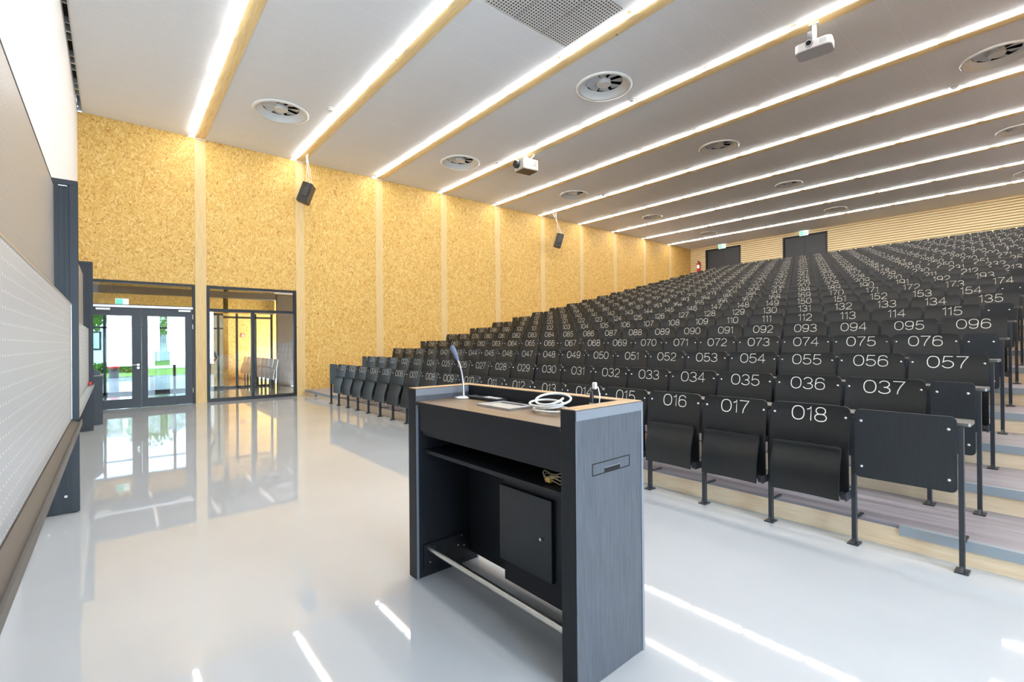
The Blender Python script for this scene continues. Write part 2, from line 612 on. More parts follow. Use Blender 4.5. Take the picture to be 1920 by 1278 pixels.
# ceiling bays between the light slots, roof above
DIFF = []      # x, y, diameter, column, bay
for _ky, (_y, _D) in enumerate(((3.03, 1.2), (8.03, 1.17), (13.05, 1.05), (18.05, 0.85), (23.0, 0.8))):
    for _kx, _x in enumerate((-11.93, -6.46, -0.98)):
        if not ((_ky == 0 and _kx > 0) or (_ky == 1 and _kx == 2)):
            DIFF.append((_x, _y, _D, _kx, _ky))

def holed(b, x0, x1, y0, y1, z, h, cx, cy, r):
    """rectangular ceiling piece with a round hole"""
    an = [2 * pi * q / 40 for q in range(40)] + [math.atan2(yy - cy, xx - cx) % (2 * pi) for xx in (x0, x1) for yy in (y0, y1)]
    an = sorted(an)
    n = len(an)
    vs = []
    for zz in (z, z + h):
        for a in an:
            vs.append((cx + r * cos(a), cy + r * sin(a), zz))
        for a in an:
            tx = ((x1 - cx) / cos(a) if cos(a) > 1e-9 else (x0 - cx) / cos(a) if cos(a) < -1e-9 else 1e9)
            ty = ((y1 - cy) / sin(a) if sin(a) > 1e-9 else (y0 - cy) / sin(a) if sin(a) < -1e-9 else 1e9)
            t_ = min(tx, ty)
            vs.append((cx + t_ * cos(a), cy + t_ * sin(a), zz))
    fs = []
    for q in range(n):
        p = (q + 1) % n
        fs += [(q, p, n + p, n + q), (2 * n + q, 3 * n + q, 3 * n + p, 2 * n + p), (q, 2 * n + q, 2 * n + p, p)]
    b.add(vs, fs)

b = MB()
SLOT = 0.13
y0 = YF + 0.09
for y in BY + [None]:
    if y is None:
        y1 = YB + 0.1
    else:
        y1 = y - 0.115 - SLOT
    ds = sorted(d_ for d_ in DIFF if y0 < d_[1] < y1)
    xa = XW - 0.1
    for dx_, dy_, D_, _a, _b in ds:
        b.box(xa, dx_ - 0.75, y0, y1, ZC, ZC + 0.04)
        holed(b, dx_ - 0.75, dx_ + 0.75, y0, y1, ZC, 0.04, dx_, dy_, D_ / 2 * 0.88)
        xa = dx_ + 0.75
    b.box(xa, XR + 0.2, y0, y1, ZC, ZC + 0.04)
    if y is not None:
        y0 = y + 0.115
tag(b.build('ceiling', M['ceiling']), 'grey acoustic panel ceiling', None, None, 'structure')
b = MB().box(XW - 0.2, XR + 0.3, YF - 0.2, YB + 0.3, ZC + 0.35, ZC + 0.5)
tag(b.build('ceiling_void', M['gapwood']), 'dark roof void above the ceiling panels', None, None, 'structure')

# timber beams with a light line along the front edge
LJ = [-14.62, -12.85] + [-11.2 + 1.61 * k for k in range(11)]
for k, y in enumerate(BY):
    bm_ = MB().bbox(XW, XR, y - 0.115, y + 0.112, ZC - 0.012, ZC + 0.34, 0.004).build('ceiling_beam', M['beam'])
    MB().box(XW + 0.01, XR, y + 0.1125, y + 0.1225, ZC - 0.008, ZC - 0.001).build('edge_trim', M['white'], bm_)
    tag(bm_, '%s timber ceiling beam counted from the board wall' % ORD[k], 'beam', 'timber ceiling beams')
    t = thing('linear_ceiling_light', 'glowing light line along the front edge of the %s timber beam from the board wall' % ORD[k], 'ceiling light', (0, y - 0.115 - 0.066, ZC), 0, 'light lines between the ceiling panels')
    tr = MB().box(XW + 0.05, XR - 0.05, -0.055, 0.055, 0.045, 0.09).build('light_rail', M['gapwood'], t)
    for a0, a1 in zip(LJ[:-1], LJ[1:]):
        g0, g1 = a0 + 0.075, min(a1 - 0.075, XR - 0.05)
        prof = [(0.05, 0.044)] + [(0.052 * cos(a), -0.004 - 0.030 * sin(a)) for a in [pi * q / 6 for q in range(7)]] + [(-0.05, 0.044)]
        MB().prism(prof, g0, g1, 'x').build('lamp_tube', M['lamp'], t, smooth=50)

# linear air slot between the white wall and the ceiling
t = thing('slot_vent', 'long black slotted air vent between the white wall and the ceiling', 'vent', (0, YF + 0.045, ZC))
MB().box(XW + 0.02, XR, -0.045, -0.032, -0.012, 0.05).build('side_rail', M['alu'], t)
MB().box(XW + 0.02, XR, 0.032, 0.047, -0.012, 0.05).build('side_rail', M['alu'], t)
MB().box(XW + 0.02, XR, -0.045, 0.045, 0.14, 0.16).build('back_plate', M['gap'], t)
x = XW + 0.05
i = 0
while x < XR - 0.3:
    wd = 0.05 if i % 3 == 0 else 0.022
    MB().box(x, x + wd, -0.0319, 0.0319, -0.006, 0.10).build('cross_bar', M['alu'], t)
    x += (0.30, 0.62, 0.28)[i % 3]
    i += 1

# ------------------------------------------------------------------ door and window in the OSB wall
def frame_boxes(b, x0, x1, y0, y1, z0, z1, w):
    b.box(x0, x1, y0, y1, z1 - w, z1)
    b.box(x0, x1, y0, y0 + w, z0, z1 - w)
    b.box(x0, x1, y1 - w, y1, z0, z1 - w)

d = thing('door_1', 'double glazed dark door with a glass transom in the strand board wall', None, (XW, 0, 0), 0, None, 'structure')
b = MB()
frame_boxes(b, -0.12, 0.012, -0.57, 1.645, 0, 3.095, 0.055)
b.box(-0.12, 0.012, -0.515, 1.59, 2.43, 2.52)
b.build('frame', M['anthracite'], d)
MB().box(-0.01, 0.03, -0.515, 1.59, 2.45, 2.50).build('closer_rail', M['alu'], d)
MB().box(-0.06, -0.052, -0.515, 1.59, 2.52, 3.04).build('transom_pane', M['glass'], d)
for s, (y0, y1) in enumerate(((-0.51, 0.535), (0.54, 1.585))):
    b = MB()
    g0, g1 = (y0 + 0.155, y1 - 0.185) if s == 0 else (y0 + 0.12, y1 - 0.155)
    b.box(-0.06, 0.004, y0, g0, 0.008, 2.425)
    b.box(-0.06, 0.004, g1, y1, 0.008, 2.425)
    b.box(-0.06, 0.004, g0, g1, 0.008, 0.225)
    b.box(-0.06, 0.004, g0, g1, 2.25, 2.425)
    lf = b.build('door_leaf', M['doorleaf'], d)
    MB().box(-0.032, -0.026, g0, g1, 0.225, 2.25).build('glass_pane', M['glass'], lf)
    yc = (y0 + 0.33) if s == 0 else (y1 - 0.17)
    MB().bbox(0.004, 0.05, yc - 0.13, yc + 0.13, 2.375, 2.425, 0.004).build('door_closer', M['whitemetal'], lf)
    if s == 0:
        b = MB()
        b.tube([(0.004, 0.47, 1.05), (0.05, 0.47, 1.05), (0.055, 0.45, 1.05), (0.055, 0.34, 1.05)], 0.010, 8)
        b.tube([(0.003, 0.47, 1.05), (0.012, 0.47, 1.05)], 0.027, 16)
        b.tube([(0.003, 0.47, 0.975), (0.012, 0.47, 0.975)], 0.025, 16)
        b.build('handle', M['steel'], lf, smooth=40)
    else:
        for zc in (0.35, 2.0, 2.25):
            MB().tube([(0.012, y1 + 0.004, zc - 0.06), (0.012, y1 + 0.004, zc + 0.06)], 0.011, 10).build('hinge', M['steel'], lf, smooth=40)

w = thing('window_1', 'tall dark framed window with transom beside the glass door', None, (XW, 0, 0), 0, None, 'structure')
b = MB()
frame_boxes(b, -0.12, 0.012, 1.9, 4.15, 0, 3.095, 0.07)
b.box(-0.12, 0.012, 1.97, 4.08, 0.0, 0.085)
b.box(-0.12, 0.012, 1.97, 4.08, 2.41, 2.49)
b.box(-0.12, 0.012, 2.965, 3.035, 0.085, 2.41)
b.build('frame', M['anthracite'], w)
for y0, y1, z0, z1 in ((1.97, 2.965, 0.085, 2.41), (3.035, 4.08, 0.085, 2.41), (1.97, 4.08, 2.49, 3.025)):
    MB().box(-0.06, -0.052, y0, y1, z0, z1).build('glass_pane', M['glass'], w)

# ------------------------------------------------------------------ raked floor
for i in range(NROW):
    y0 = RY[i] + RIS
    y1 = RY[i + 1] + RIS if i + 1 < NROW else YB + 0.1
    zt, zb = LV[i + 1], LV[i]
    t = thing('seating_tier', None, None, (0, 0, 0), 0, None, 'structure')
    MB().box(XW, XR, y0 + 0.018, y1 + 0.03, zb - 0.25, zt - 0.022).build('core', M['gap'], t)
    MB().box(XW, XR, y0, y0 + 0.018, zb - 0.02, zt - 0.022).build('riser', M['birch'], t)
    MB().box(XW, XR, y0 - 0.004, y1 + 0.018, zt - 0.022, zt).build('tread', M['tread'], t)
    for x0, x1 in ((-0.852, XR), (XW, -12.05)):
        if i > 0 and x0 == XW:
            continue
        MB().box(x0, x1, y0 - 0.014, y0 + 0.03, zt - 0.066, zt + 0.003).build('nosing', M['nosing'], t)
MB_s = MB().bbox(-14.0, -13.82, RY[0] + RIS - 0.012, RY[0] + RIS + 0.002, 0.03, 0.115, 0.003)
so = tag(MB_s.build('floor_socket', M['blackplastic']), 'small black socket plate on the low step beside the window', 'socket')
MB().box(-13.96, -13.86, RY[0] + RIS - 0.016, RY[0] + RIS - 0.012, 0.05, 0.095).build('cover', M['alu'], so)

# ------------------------------------------------------------------ seats
def prof_back(z):
    P = [(0.345, -0.050), (0.62, -0.058), (0.76, -0.048), (0.86, -0.027), (0.93, -0.012), (0.98, -0.006), (1.02, -0.004)]
    for (a, ya), (c, yc) in zip(P[:-1], P[1:]):
        if z <= c:
            t_ = (z - a) / (c - a)
            return ya + (yc - ya) * t_
    return P[-1][1]

DIP = 0.024
def dipy(x):
    return DIP * (0.4 - (x / 0.279) ** 2)

def back_mb(b=None, m=0):
    b = b or MB()
    lv = []
    for z in (0.345, 0.45, 0.55, 0.65, 0.75, 0.83, 0.90, 0.95, 0.982):
        lv.append((z, prof_back(z), 0.279))
    for a in (22, 45, 66, 90):
        z = 0.982 + 0.038 * sin(radians(a))
        lv.append((z, prof_back(z), 0.279 - 0.038 * (1 - cos(radians(a)))))
    return b.curved(lv, 0.013, DIP, 0.279, m)

def seat_mb(b=None, m=0):
    b = b or MB()
    lv = [(0.333, -0.150, 0.238), (0.40, -0.152, 0.240), (0.47, -0.150, 0.240), (0.53, -0.140, 0.240), (0.59, -0.120, 0.240), (0.64, -0.101, 0.240), (0.68, -0.089, 0.240),
          (0.705, -0.086, 0.240), (0.718, -0.090, 0.238), (0.728, -0.099, 0.232), (0.734, -0.108, 0.222), (0.736, -0.113, 0.212)]
    return b.curved(lv, 0.018, DIP, 0.279, m)

def leg_mb(b=None, m=0, x=0.0, top=0.945):
    b = b or MB()
    b.box(x - 0.0135, x + 0.0135, -0.022, 0.022, 0.0, top, m)
    return b

def foot_mb(b=None, m=0, x=0.0):
    b = b or MB()
    b.bbox(x - 0.036, x + 0.036, -0.058, 0.045, 0.0, 0.010, 0.003, m)
    b.prism([(-0.056, 0.010), (-0.022, 0.010), (-0.022, 0.040)], x - 0.010, x + 0.010, 'x', m)
    b.lathe([(0.009, 0.0), (0.009, 0.006), (0.0, 0.008)], (x, -0.042, 0.010), 8, m)
    return b

def bracket_mb(x=0.0):
    b = MB()
    b.box(x - 0.012, x + 0.012, 0.020, 0.20, 0.176, 0.184)
    b.prism([(0.020, 0.184), (0.06, 0.184), (0.020, 0.215)], x - 0.004, x + 0.004, 'x')
    return b

def hinge_mb(b=None, m=0, s=1):
    b = b or MB()
    x0, x1 = (0.241, 0.272) if s > 0 else (-0.272, -0.241)
    n = 5
    pts, rr = [], []
    for q in range(n * 2):
        xq = x0 + (x1 - x0) * (q // 2 + (0.08 if q % 2 == 0 else 0.85)) / n
        pts.append((xq, -0.105, 0.365))
        rr.append(0.030 if (q // 2) % 2 == 0 else 0.024)
    b.tube(pts, rr, 14, m)
    b.box(0.272 * s if s > 0 else -0.2815, 0.2815 if s > 0 else -0.272, -0.13, 0.015, 0.335, 0.395, m)
    return b

def arc(cx, cy, rx, ry, a0, a1, n=10):
    return [(cx + rx * cos(radians(a0 + (a1 - a0) * q / n)), cy + ry * sin(radians(a0 + (a1 - a0) * q / n))) for q in range(n + 1)]

def sup(cx, cy, rx, ry, n=22, e=0.86):
    out = []
    for q in range(n):
        a = 2 * pi * q / n
        ca, sa = cos(a), sin(a)
        out.append((cx + rx * math.copysign(abs(ca) ** e, ca), cy + ry * math.copysign(abs(sa) ** e, sa)))
    return out + out[:1]

DIG = {
    '0': (0.80, [sup(0.40, 0.5, 0.40, 0.5)]),
    '1': (0.34, [[(0.0, 0.80), (0.14, 0.84), (0.24, 0.92), (0.28, 1.0), (0.28, 0.0)]]),
    '2': (0.76, [arc(0.38, 0.70, 0.36, 0.30, 170, -30, 12) + [(0.45, 0.36), (0.16, 0.16), (0.02, 0.0), (0.76, 0.0)]]),
    '3': (0.76, [arc(0.37, 0.74, 0.33, 0.26, 165, -90, 12) + arc(0.37, 0.25, 0.38, 0.25, 90, -165, 14)]),
    '4': (0.80, [[(0.58, 0.0), (0.58, 1.0), (0.0, 0.30), (0.80, 0.30)]]),
    '5': (0.76, [[(0.70, 1.0), (0.14, 1.0), (0.06, 0.50)] + arc(0.37, 0.31, 0.38, 0.31, 140, -160, 16)]),
    '6': (0.78, [sup(0.39, 0.31, 0.37, 0.31, 18), [(0.72, 0.80)] + arc(0.40, 0.70, 0.36, 0.30, 40, 150, 8) + [(0.04, 0.55), (0.02, 0.36)]]),
    '7': (0.74, [[(0.0, 1.0), (0.74, 1.0), (0.48, 0.62), (0.32, 0.28), (0.28, 0.0)]]),
    '8': (0.78, [sup(0.39, 0.75, 0.31, 0.25, 16, 0.9), sup(0.39, 0.26, 0.38, 0.26, 18, 0.9)]),
    '9': (0.78, [sup(0.39, 0.69, 0.37, 0.31, 18), [(0.06, 0.20)] + arc(0.38, 0.30, 0.36, 0.30, 220, 330, 8) + [(0.74, 0.45), (0.76, 0.64)]]),
}

def number_mb(txt, b=None, m=0, ox=0.0, oy=0.0, oz=0.0):
    b = b or MB()
    H = 0.107
    sc = 0.107
    gap = 0.185
    tw = sum(DIG[c][0] for c in txt) + gap * (len(txt) - 1)
    x = -tw / 2
    hw = 0.034
    for ch in txt:
        wd, strokes = DIG[ch]
        for st in strokes:
            n = len(st)
            closed = st[0] == st[-1] and n > 4
            vs, fs = [], []
            for q in range(n):
                p = Vector(st[q])
                a = Vector(st[q - 1] if q > 0 else (st[-2] if closed else st[q]))
                c_ = Vector(st[q + 1] if q < n - 1 else (st[1] if closed else st[q]))
                d1 = (p - a).normalized() if (p - a).length > 1e-6 else None
                d2 = (c_ - p).normalized() if (c_ - p).length > 1e-6 else None
                dd = ((d1 or d2) + (d2 or d1))
                if dd.length < 1e-4:
                    dd = d1
                dd.normalize()
                nn = Vector((-dd.y, dd.x))
                k_ = 1.0
                if d1 is not None and d2 is not None:
                    k_ = 1.0 / max(0.55, nn.dot(Vector((-d1.y, d1.x))))
                for sgn in (1, -1):
                    u = p + nn * (hw * k_ * sgn)
                    z = 0.888 + u.y * H
                    vs.append((ox + (x + u.x) * sc, oy + prof_back(z) + dipy((x + u.x) * sc) - 0.0018, oz + z))
            for q in range(n - 1):
                fs.append((2 * q, 2 * q + 2, 2 * q + 3, 2 * q + 1))
            b.add(vs, fs, m)
        x += wd + gap
    return b

ME_back = back_mb().mesh('backrest', M['seat'], smooth=35)
ME_seat = seat_mb().mesh('seat', M['seat'], smooth=35)
ME_leg = leg_mb().mesh('leg', M['post_black'])
ME_foot = foot_mb().mesh('foot_plate', M['post_black'])
ME_brk = bracket_mb().mesh('floor_bracket', M['post_black'])
ME_hinge = hinge_mb().mesh('hinge', M['post_black'], smooth=40)
bz = MB().lathe([(0.0105, 0.0), (0.009, 0.004), (0.005, 0.0065), (0.0, 0.007)], n=10)
bz.v = [(p[0], -p[2], p[1]) for p in bz.v]
ME_bolt = bz.mesh('bolt', M['bolt'], smooth=60)

# list of all numbered seats: (number, row, x centre)
seats = []
num = 1
for i in range(NROW):
    if i == 0:
        xs = [XE - PITCH * (k + 0.5) for k in range(18, 0, -1)]
    elif i % 2 == 1:
        xs = [XE - PITCH * (k + 1.0) for k in range(18, -1, -1)]
    else:
        xs = [XE - PITCH * (k + 0.5) for k in range(19, -1, -1)]
    for q, x in enumerate(xs):
        seats.append((num, i, x, q, len(xs)))
        num += 1

near = sorted(seats, key=lambda s: s[2] ** 2 + RY[s[1]] ** 2)
near_set = set(s[0] for s in near[:300])
ROWW = ['front row'] + ['row %d' % (i + 1) for i in range(1, NROW)]
G_SEAT = 'numbered folding seats of the lecture hall'
stuff = MB()
for (n, i, x, q, tot) in seats:
    if n not in near_set:
        stuff.M = Matrix.Translation((x, RY[i], LV[i]))
        back_mb(stuff, 0)
        seat_mb(stuff, 0)
        leg_mb(stuff, 1, -PITCH / 2)
        stuff.M = None
        number_mb('%03d' % n, stuff, 2, x, RY[i], LV[i])
        continue
    end = ', aisle end of ' if q == tot - 1 else (', wall end of ' if q == 0 else ', in ')
    t = thing('auditorium_seat', 'black folding seat numbered %03d on its backrest%s%s' % (n, end, 'the front row' if i == 0 else ROWW[i]), 'seat', (x, RY[i], LV[i]), 0, G_SEAT)
    link('backrest', ME_back, t)
    link('seat', ME_seat, t)
    tag(link('seat_number', number_mb('%03d' % n).mesh('seat_number', M['number'], fix=False), t), 'cream number %03d' % n)
    lg = link('leg', ME_leg, t, (-PITCH / 2, 0, 0))
    if i < 2:
        link('foot_plate', ME_foot, lg)
    if i < 1:
        link('floor_bracket', ME_brk, lg)
    if i < 2 or q == tot - 1:
        link('hinge', ME_hinge, t)
    if i < 4:
        for sx_ in (-0.252, 0.252):
            link('bolt', ME_bolt, t, (sx_, prof_back(0.935) + dipy(sx_), 0.935))
    if q == tot - 1 and i > 0 and i % 2 == 0:      # the row ends at this seat: its own end post
        lg = link('leg', ME_leg, t, (PITCH / 2, 0, 0))
        link('foot_plate', ME_foot, lg)
tag(stuff.build('auditorium_seat_rows', [M['seat'], M['post_black'], M['number']], fix=False), 'farthest rows of black numbered folding seats up at the back of the hall', 'seats', None, 'stuff')

# plain end panels that fill the row ends
def panel(x0, x1, z0, z1, row, label, posts):
    xc = (x0 + x1) / 2
    hw = (x1 - x0) / 2 - 0.016
    t = thing('end_panel', label, 'panel', (xc, RY[row], LV[row]), 0, 'plain black panels at the row ends')
    r = 0.032
    pts = []
    for cx, cz, a0 in ((hw - r, z1 - r, 0), (-hw + r, z1 - r, 90), (-hw + r, z0 + r, 180), (hw - r, z0 + r, 270)):
        pts += [(cx + r * cos(radians(a0 + a)), cz + r * sin(radians(a0 + a))) for a in (0, 22.5, 45, 67.5, 90)]
    MB().prism(pts, -0.040, -0.026, 'y').build('board', M['panel'], t)
    if row < 8:
        for sx_ in (-hw + 0.04, hw - 0.04):
            for zz in (z0 + 0.08, z1 - 0.085):
                link('bolt', ME_bolt, t, (sx_, -0.040, zz))
    for px in posts:
        lg = link('leg', ME_leg, t, (px - xc, 0, 0))
        link('foot_plate', ME_foot, lg)
        if row == 0:
            link('floor_bracket', ME_brk, lg)
    return t

panel(XE - PITCH, XE, 0.515, 1.015, 0, 'wide plain black end panel beside seat 018 at the aisle', [XE, XE - PITCH])
panel(XE - 20 * PITCH + 0.06, XE - 19 * PITCH, 0.515, 1.015, 0, 'plain black end panel beside seat 001 at the wall end of the front row', [XE - 20 * PITCH + 0.06])
for i in range(1, NROW, 2):
    panel(XE - PITCH / 2, XE, 0.45, 1.015, i, 'narrow plain black end panel at the aisle end of row %d' % (i + 1), [XE, XE - PITCH / 2])
    panel(XE - 20 * PITCH, XE - 19.5 * PITCH, 0.45, 1.015, i, 'narrow plain black end panel at the wall end of row %d' % (i + 1), [XE - 20 * PITCH])

# continuous writing ledge behind every row
for i in range(NROW):
    t = thing('writing_ledge', 'dark laminate writing ledge running along behind the backrests of the %s' % ROWW[i] if i == 0 else 'dark laminate writing ledge running along behind the backrests of %s' % ROWW[i], 'ledge', (0, RY[i], LV[i]), 0, 'writing ledges behind the rows')
    x0, x1 = XE - 20 * PITCH - 0.03, XE + 0.042
    if i == 0:
        x0 += 0.06
    r = 0.03
    pl = [(x0, 0.019), (x1 - r, 0.019), (x1 - r * 0.3, r * 0.3 + 0.012), (x1, r), (x1, 0.25 - r), (x1 - r * 0.3, 0.25 - r * 0.3), (x1 - r, 0.25), (x0, 0.25)]
    MB().prism(pl, 0.950, 0.972, 'z').build('ledge_board', M['ledge'], t)

# ------------------------------------------------------------------ back doors, exit signs, extinguisher
for k, (x0, x1) in enumerate(DOORS):
    d = thing('door_%d' % (k + 2), 'dark double door in the slatted back wall, %s' % ('left one' if k == 0 else 'right one'), None, (0, YB, ZT), 0, None, 'structure')
    b = MB()
    h = DTOP - ZT
    b.box(x0, x1, -0.02, 0.10, h - 0.07, h)
    b.box(x0, x0 + 0.07, -0.02, 0.10, 0, h - 0.07)
    b.box(x1 - 0.07, x1, -0.02, 0.10, 0, h - 0.07)
    b.build('frame', M['anthracite'], d)
    xm = (x0 + x1) / 2
    for a0, a1 in ((x0 + 0.07, xm - 0.005), (xm + 0.005, x1 - 0.07)):
        MB().box(a0, a1, 0.06, 0.10, 0.005, h - 0.075).build('door_leaf', M['doorleaf'], d)
    sx_ = xm
    s = thing('exit_sign', 'small lit green and white exit sign above the %s back door' % ('left' if k == 0 else 'right'), 'exit sign', (sx_, YB - 0.06, DTOP + 0.0), 0, 'exit signs above the back doors')
    MB().bbox(-0.19, 0.19, -0.04, 0.035, -0.06, 0.16, 0.004).build('housing', M['signwhite'], s)
    MB().box(-0.17, 0.0, -0.044, -0.0405, -0.045, 0.145).build('arrow_field', M['signgreen'], s)
    b = MB()
    b.prism([(-0.14, 0.05), (-0.095, 0.095), (-0.095, 0.065), (-0.04, 0.065), (-0.04, 0.035), (-0.095, 0.035), (-0.095, 0.005)], -0.047, -0.0442, 'y')
    b.build('arrow', M['signwhite'], s)
    b = MB()
    b.tube([(0.115, -0.042, 0.115), (0.115, -0.046, 0.115)], 0.016, 10)
    b.prism([(0.085, 0.09), (0.12, 0.095), (0.125, 0.04), (0.155, 0.0), (0.145, -0.02), (0.11, 0.02), (0.085, -0.03), (0.065, -0.025), (0.09, 0.035), (0.07, 0.06)], -0.046, -0.042, 'y')
    b.build('running_figure', M['signgreen'], s)

t = thing('fire_extinguisher', 'red fire extinguisher on the slatted wall beside the left back door', 'fire extinguisher', (-14.28, YB - 0.10, ZT + 0.93))
MB().lathe([(0.0, 0.0), (0.085, 0.0), (0.095, 0.02), (0.095, 0.46), (0.07, 0.53), (0.03, 0.56)], n=18, capb=False).build('cylinder', M['red'], t, smooth=40)
b = MB()
b.tube([(0, 0, 0.55), (0, 0, 0.62)], 0.03, 10)
b.box(-0.02, 0.02, -0.10, 0.03, 0.60, 0.63)
b.build('valve', M['blackplastic'], t)
b = MB()
pts = [(0.099 * sin(a), -0.099 * cos(a)) for a in [radians(q) for q in range(-45, 46, 15)]]
vs = [(p[0], p[1], z_) for z_ in (0.22, 0.40) for p in pts]
b.add(vs, [(q, q + 1, q + 8, q + 7) for q in range(6)])
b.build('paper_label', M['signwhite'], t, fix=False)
MB().tube([(0.03, 0, 0.6), (0.12, -0.02, 0.56), (0.125, -0.02, 0.3), (0.11, -0.03, 0.15)], 0.012, 8).build('hose', M['blackplastic'], t, smooth=60)
MB().box(-0.05, 0.05, 0.085, 0.10, 0.1, 0.5).build('bracket', M['red'], t)

# ------------------------------------------------------------------ ceiling fittings
def diffuser(x, y, D, label):
    t = thing('air_diffuser', label, 'air diffuser', (x, y, ZC - 0.004), 0, 'round swirl air diffusers in the ceiling')
    R = D / 2
    MB().lathe([(R, 0.0), (R, -0.014), (R * 0.965, -0.032), (R * 0.90, -0.034), (R * 0.865, -0.020), (R * 0.865, -0.002)], n=48).build('outer_ring', M['whitemetal'], t, smooth=40)
    H_ = 0.075 * D
    MB().lathe([(R * 0.864, -0.016), (R * 0.84, H_ * 0.35), (R * 0.76, H_ * 0.8), (R * 0.68, H_), (R * 0.66, H_ + 0.01)], n=48).build('bowl', M['whitemetal'], t, smooth=60)
    MB().lathe([(R * 0.67, H_ + 0.012), (R * 0.66, H_ + 0.10), (0.001, H_ + 0.10)], n=32).build('throat', M['gap'], t)
    for k in range(8):
        a = 2 * pi * k / 8 + 0.35
        r0, r1 = R * 0.20, R * 0.655
        da = 2 * pi / 8
        p = lambda r, an, z_: (r * cos(an), r * sin(an), z_)
        vs = [p(r0, a, H_ + 0.002), p(r1, a, H_ + 0.002), p(r1, a + da * 0.40, H_ + 0.018), p(r1, a + da * 0.80, H_ + 0.036), p(r0, a + da * 0.70, H_ + 0.036)]
        vs += [(v_[0], v_[1], v_[2] + 0.003) for v_ in vs]
        b = MB().add(vs, [(0, 1, 2, 3, 4), (9, 8, 7, 6, 5), (0, 5, 6, 1), (1, 6, 7, 2), (2, 7, 8, 3), (3, 8, 9, 4), (4, 9, 5, 0)])
        b.build('blade', M['bladegrey'], t)
    MB().lathe([(R * 0.25, H_ + 0.03), (R * 0.25, H_ - 0.045), (R * 0.23, H_ - 0.055), (0.0, H_ - 0.055)], n=24).build('hub', M['whitemetal'], t, smooth=40)

COLN = {0: 'nearest the strand board wall', 1: 'in the middle column', 2: 'in the right-hand column'}
for x, y, D, kx, ky in DIFF:
    diffuser(x, y, D, 'round white swirl air diffuser %s, behind the %s ceiling beam' % (COLN[kx], ORD[2 * ky]))

for a in range(2):
    for c_ in range(3):
        x0, y0 = -6.04 + 0.65 * a, 4.565 + 0.611 * c_
        g = MB().box(-0.318, 0.318, -0.298, 0.298, -0.010, 0.02)
        o = g.build('perforated_ceiling_panel', M['perf'])
        o.location = (x0 + 0.325, y0 + 0.3055, ZC)
        b = MB()
        for u0, u1, v0, v1 in ((-0.323, -0.318, -0.303, 0.303), (0.318, 0.323, -0.303, 0.303), (-0.318, 0.318, -0.303, -0.298), (-0.318, 0.318, 0.298, 0.303)):
            b.box(u0, u1, v0, v1, -0.004, 0.01)
        b.build('shadow_gap', M['gap'], o)
        tag(o, 'square perforated ceiling panel, %s of the %s row of three' % (('front one', 'middle one', 'one nearest the beam')[c_], ('wall-side', 'aisle-side')[a]), 'ceiling panel', 'perforated ceiling panels')

for k, (x, y, lb) in enumerate(((-11.05, 3.87, 'beside the second beam near the first diffuser'), (-11.23, 8.89, 'beside the fourth beam near the strand board wall'), (-1.68, 13.87, 'beside the sixth beam near the aisle'), (-11.27, 13.92, 'beside the sixth beam near the strand board wall'), (-6.40, 8.93, 'at the gap in the fourth light line'))):
    t = thing('smoke_detector', 'small white smoke detector on the ceiling ' + lb, 'smoke detector', (x, y, ZC), 0, 'smoke detectors')
    MB().lathe([(0.085, 0.0), (0.085, -0.012), (0.07, -0.02)], n=20, capt=True).build('base', M['whitemetal'], t, smooth=40)
    MB().lathe([(0.06, -0.018), (0.06, -0.04), (0.045, -0.055), (0.0, -0.058)], n=20).build('sensor', M['whitemetal'], t, smooth=40)
    MB().lathe([(0.0605, -0.026), (0.0605, -0.034)], n=20).build('vent_ring', M['grey'], t)

# projectors under the fourth beam
def rrect(w, h, r, n=4):
    out = []
    for cx, cy, a0 in ((w - r, h - r, 0), (-w + r, h - r, 90), (-w + r, -h + r, 180), (w - r, -h + r, 270)):
        out += [(cx + r * cos(radians(a0 + 90 * q / n)), cy + r * sin(radians(a0 + 90 * q / n))) for q in range(n + 1)]
    return out

t = thing('ceiling_projector', 'white projector hanging under the fourth beam, nearest the camera', 'projector', (-2.88, BY[3], 6.44), radians(8))
MB().prism(rrect(0.27, 0.19, 0.085), 0.02, 0.145, 'z').build('case', M['whitemetal'], t, smooth=30)
MB().prism(rrect(0.262, 0.182, 0.08), 0.008, 0.0195, 'z').build('underside', M['projgrey'], t)
b = MB().tube([(-0.05, -0.182, 0.095), (-0.05, -0.222, 0.095)], 0.060, 20)
b.build('lens_ring', M['alu'], t, smooth=40)
MB().tube([(-0.05, -0.2225, 0.095), (-0.05, -0.228, 0.095)], 0.040, 20).build('lens', M['lensglass'], t, smooth=40)
MB().box(0.10, 0.20, -0.194, -0.1895, 0.05, 0.12).build('vent_grille', M['projgrey'], t)
b = MB().box(-0.03, 0.03, -0.02, 0.02, 0.145, 0.49)
b.box(-0.08, 0.08, -0.08, 0.08, 0.145, 0.175)
b.box(-0.07, 0.07, -0.06, 0.06, 0.475, 0.496)
for sx_ in (-0.2, 0.2):
    b.tube([(0, 0, 0.16), (sx_, -0.10, 0.165), (sx_, -0.10, 0.145)], 0.012, 8)
b.build('mount', M['whitemetal'], t)
MB().bbox(-0.10, -0.035, -0.05, 0.04, 0.20, 0.38, 0.01).build('cable_box', M['blackplastic'], t)

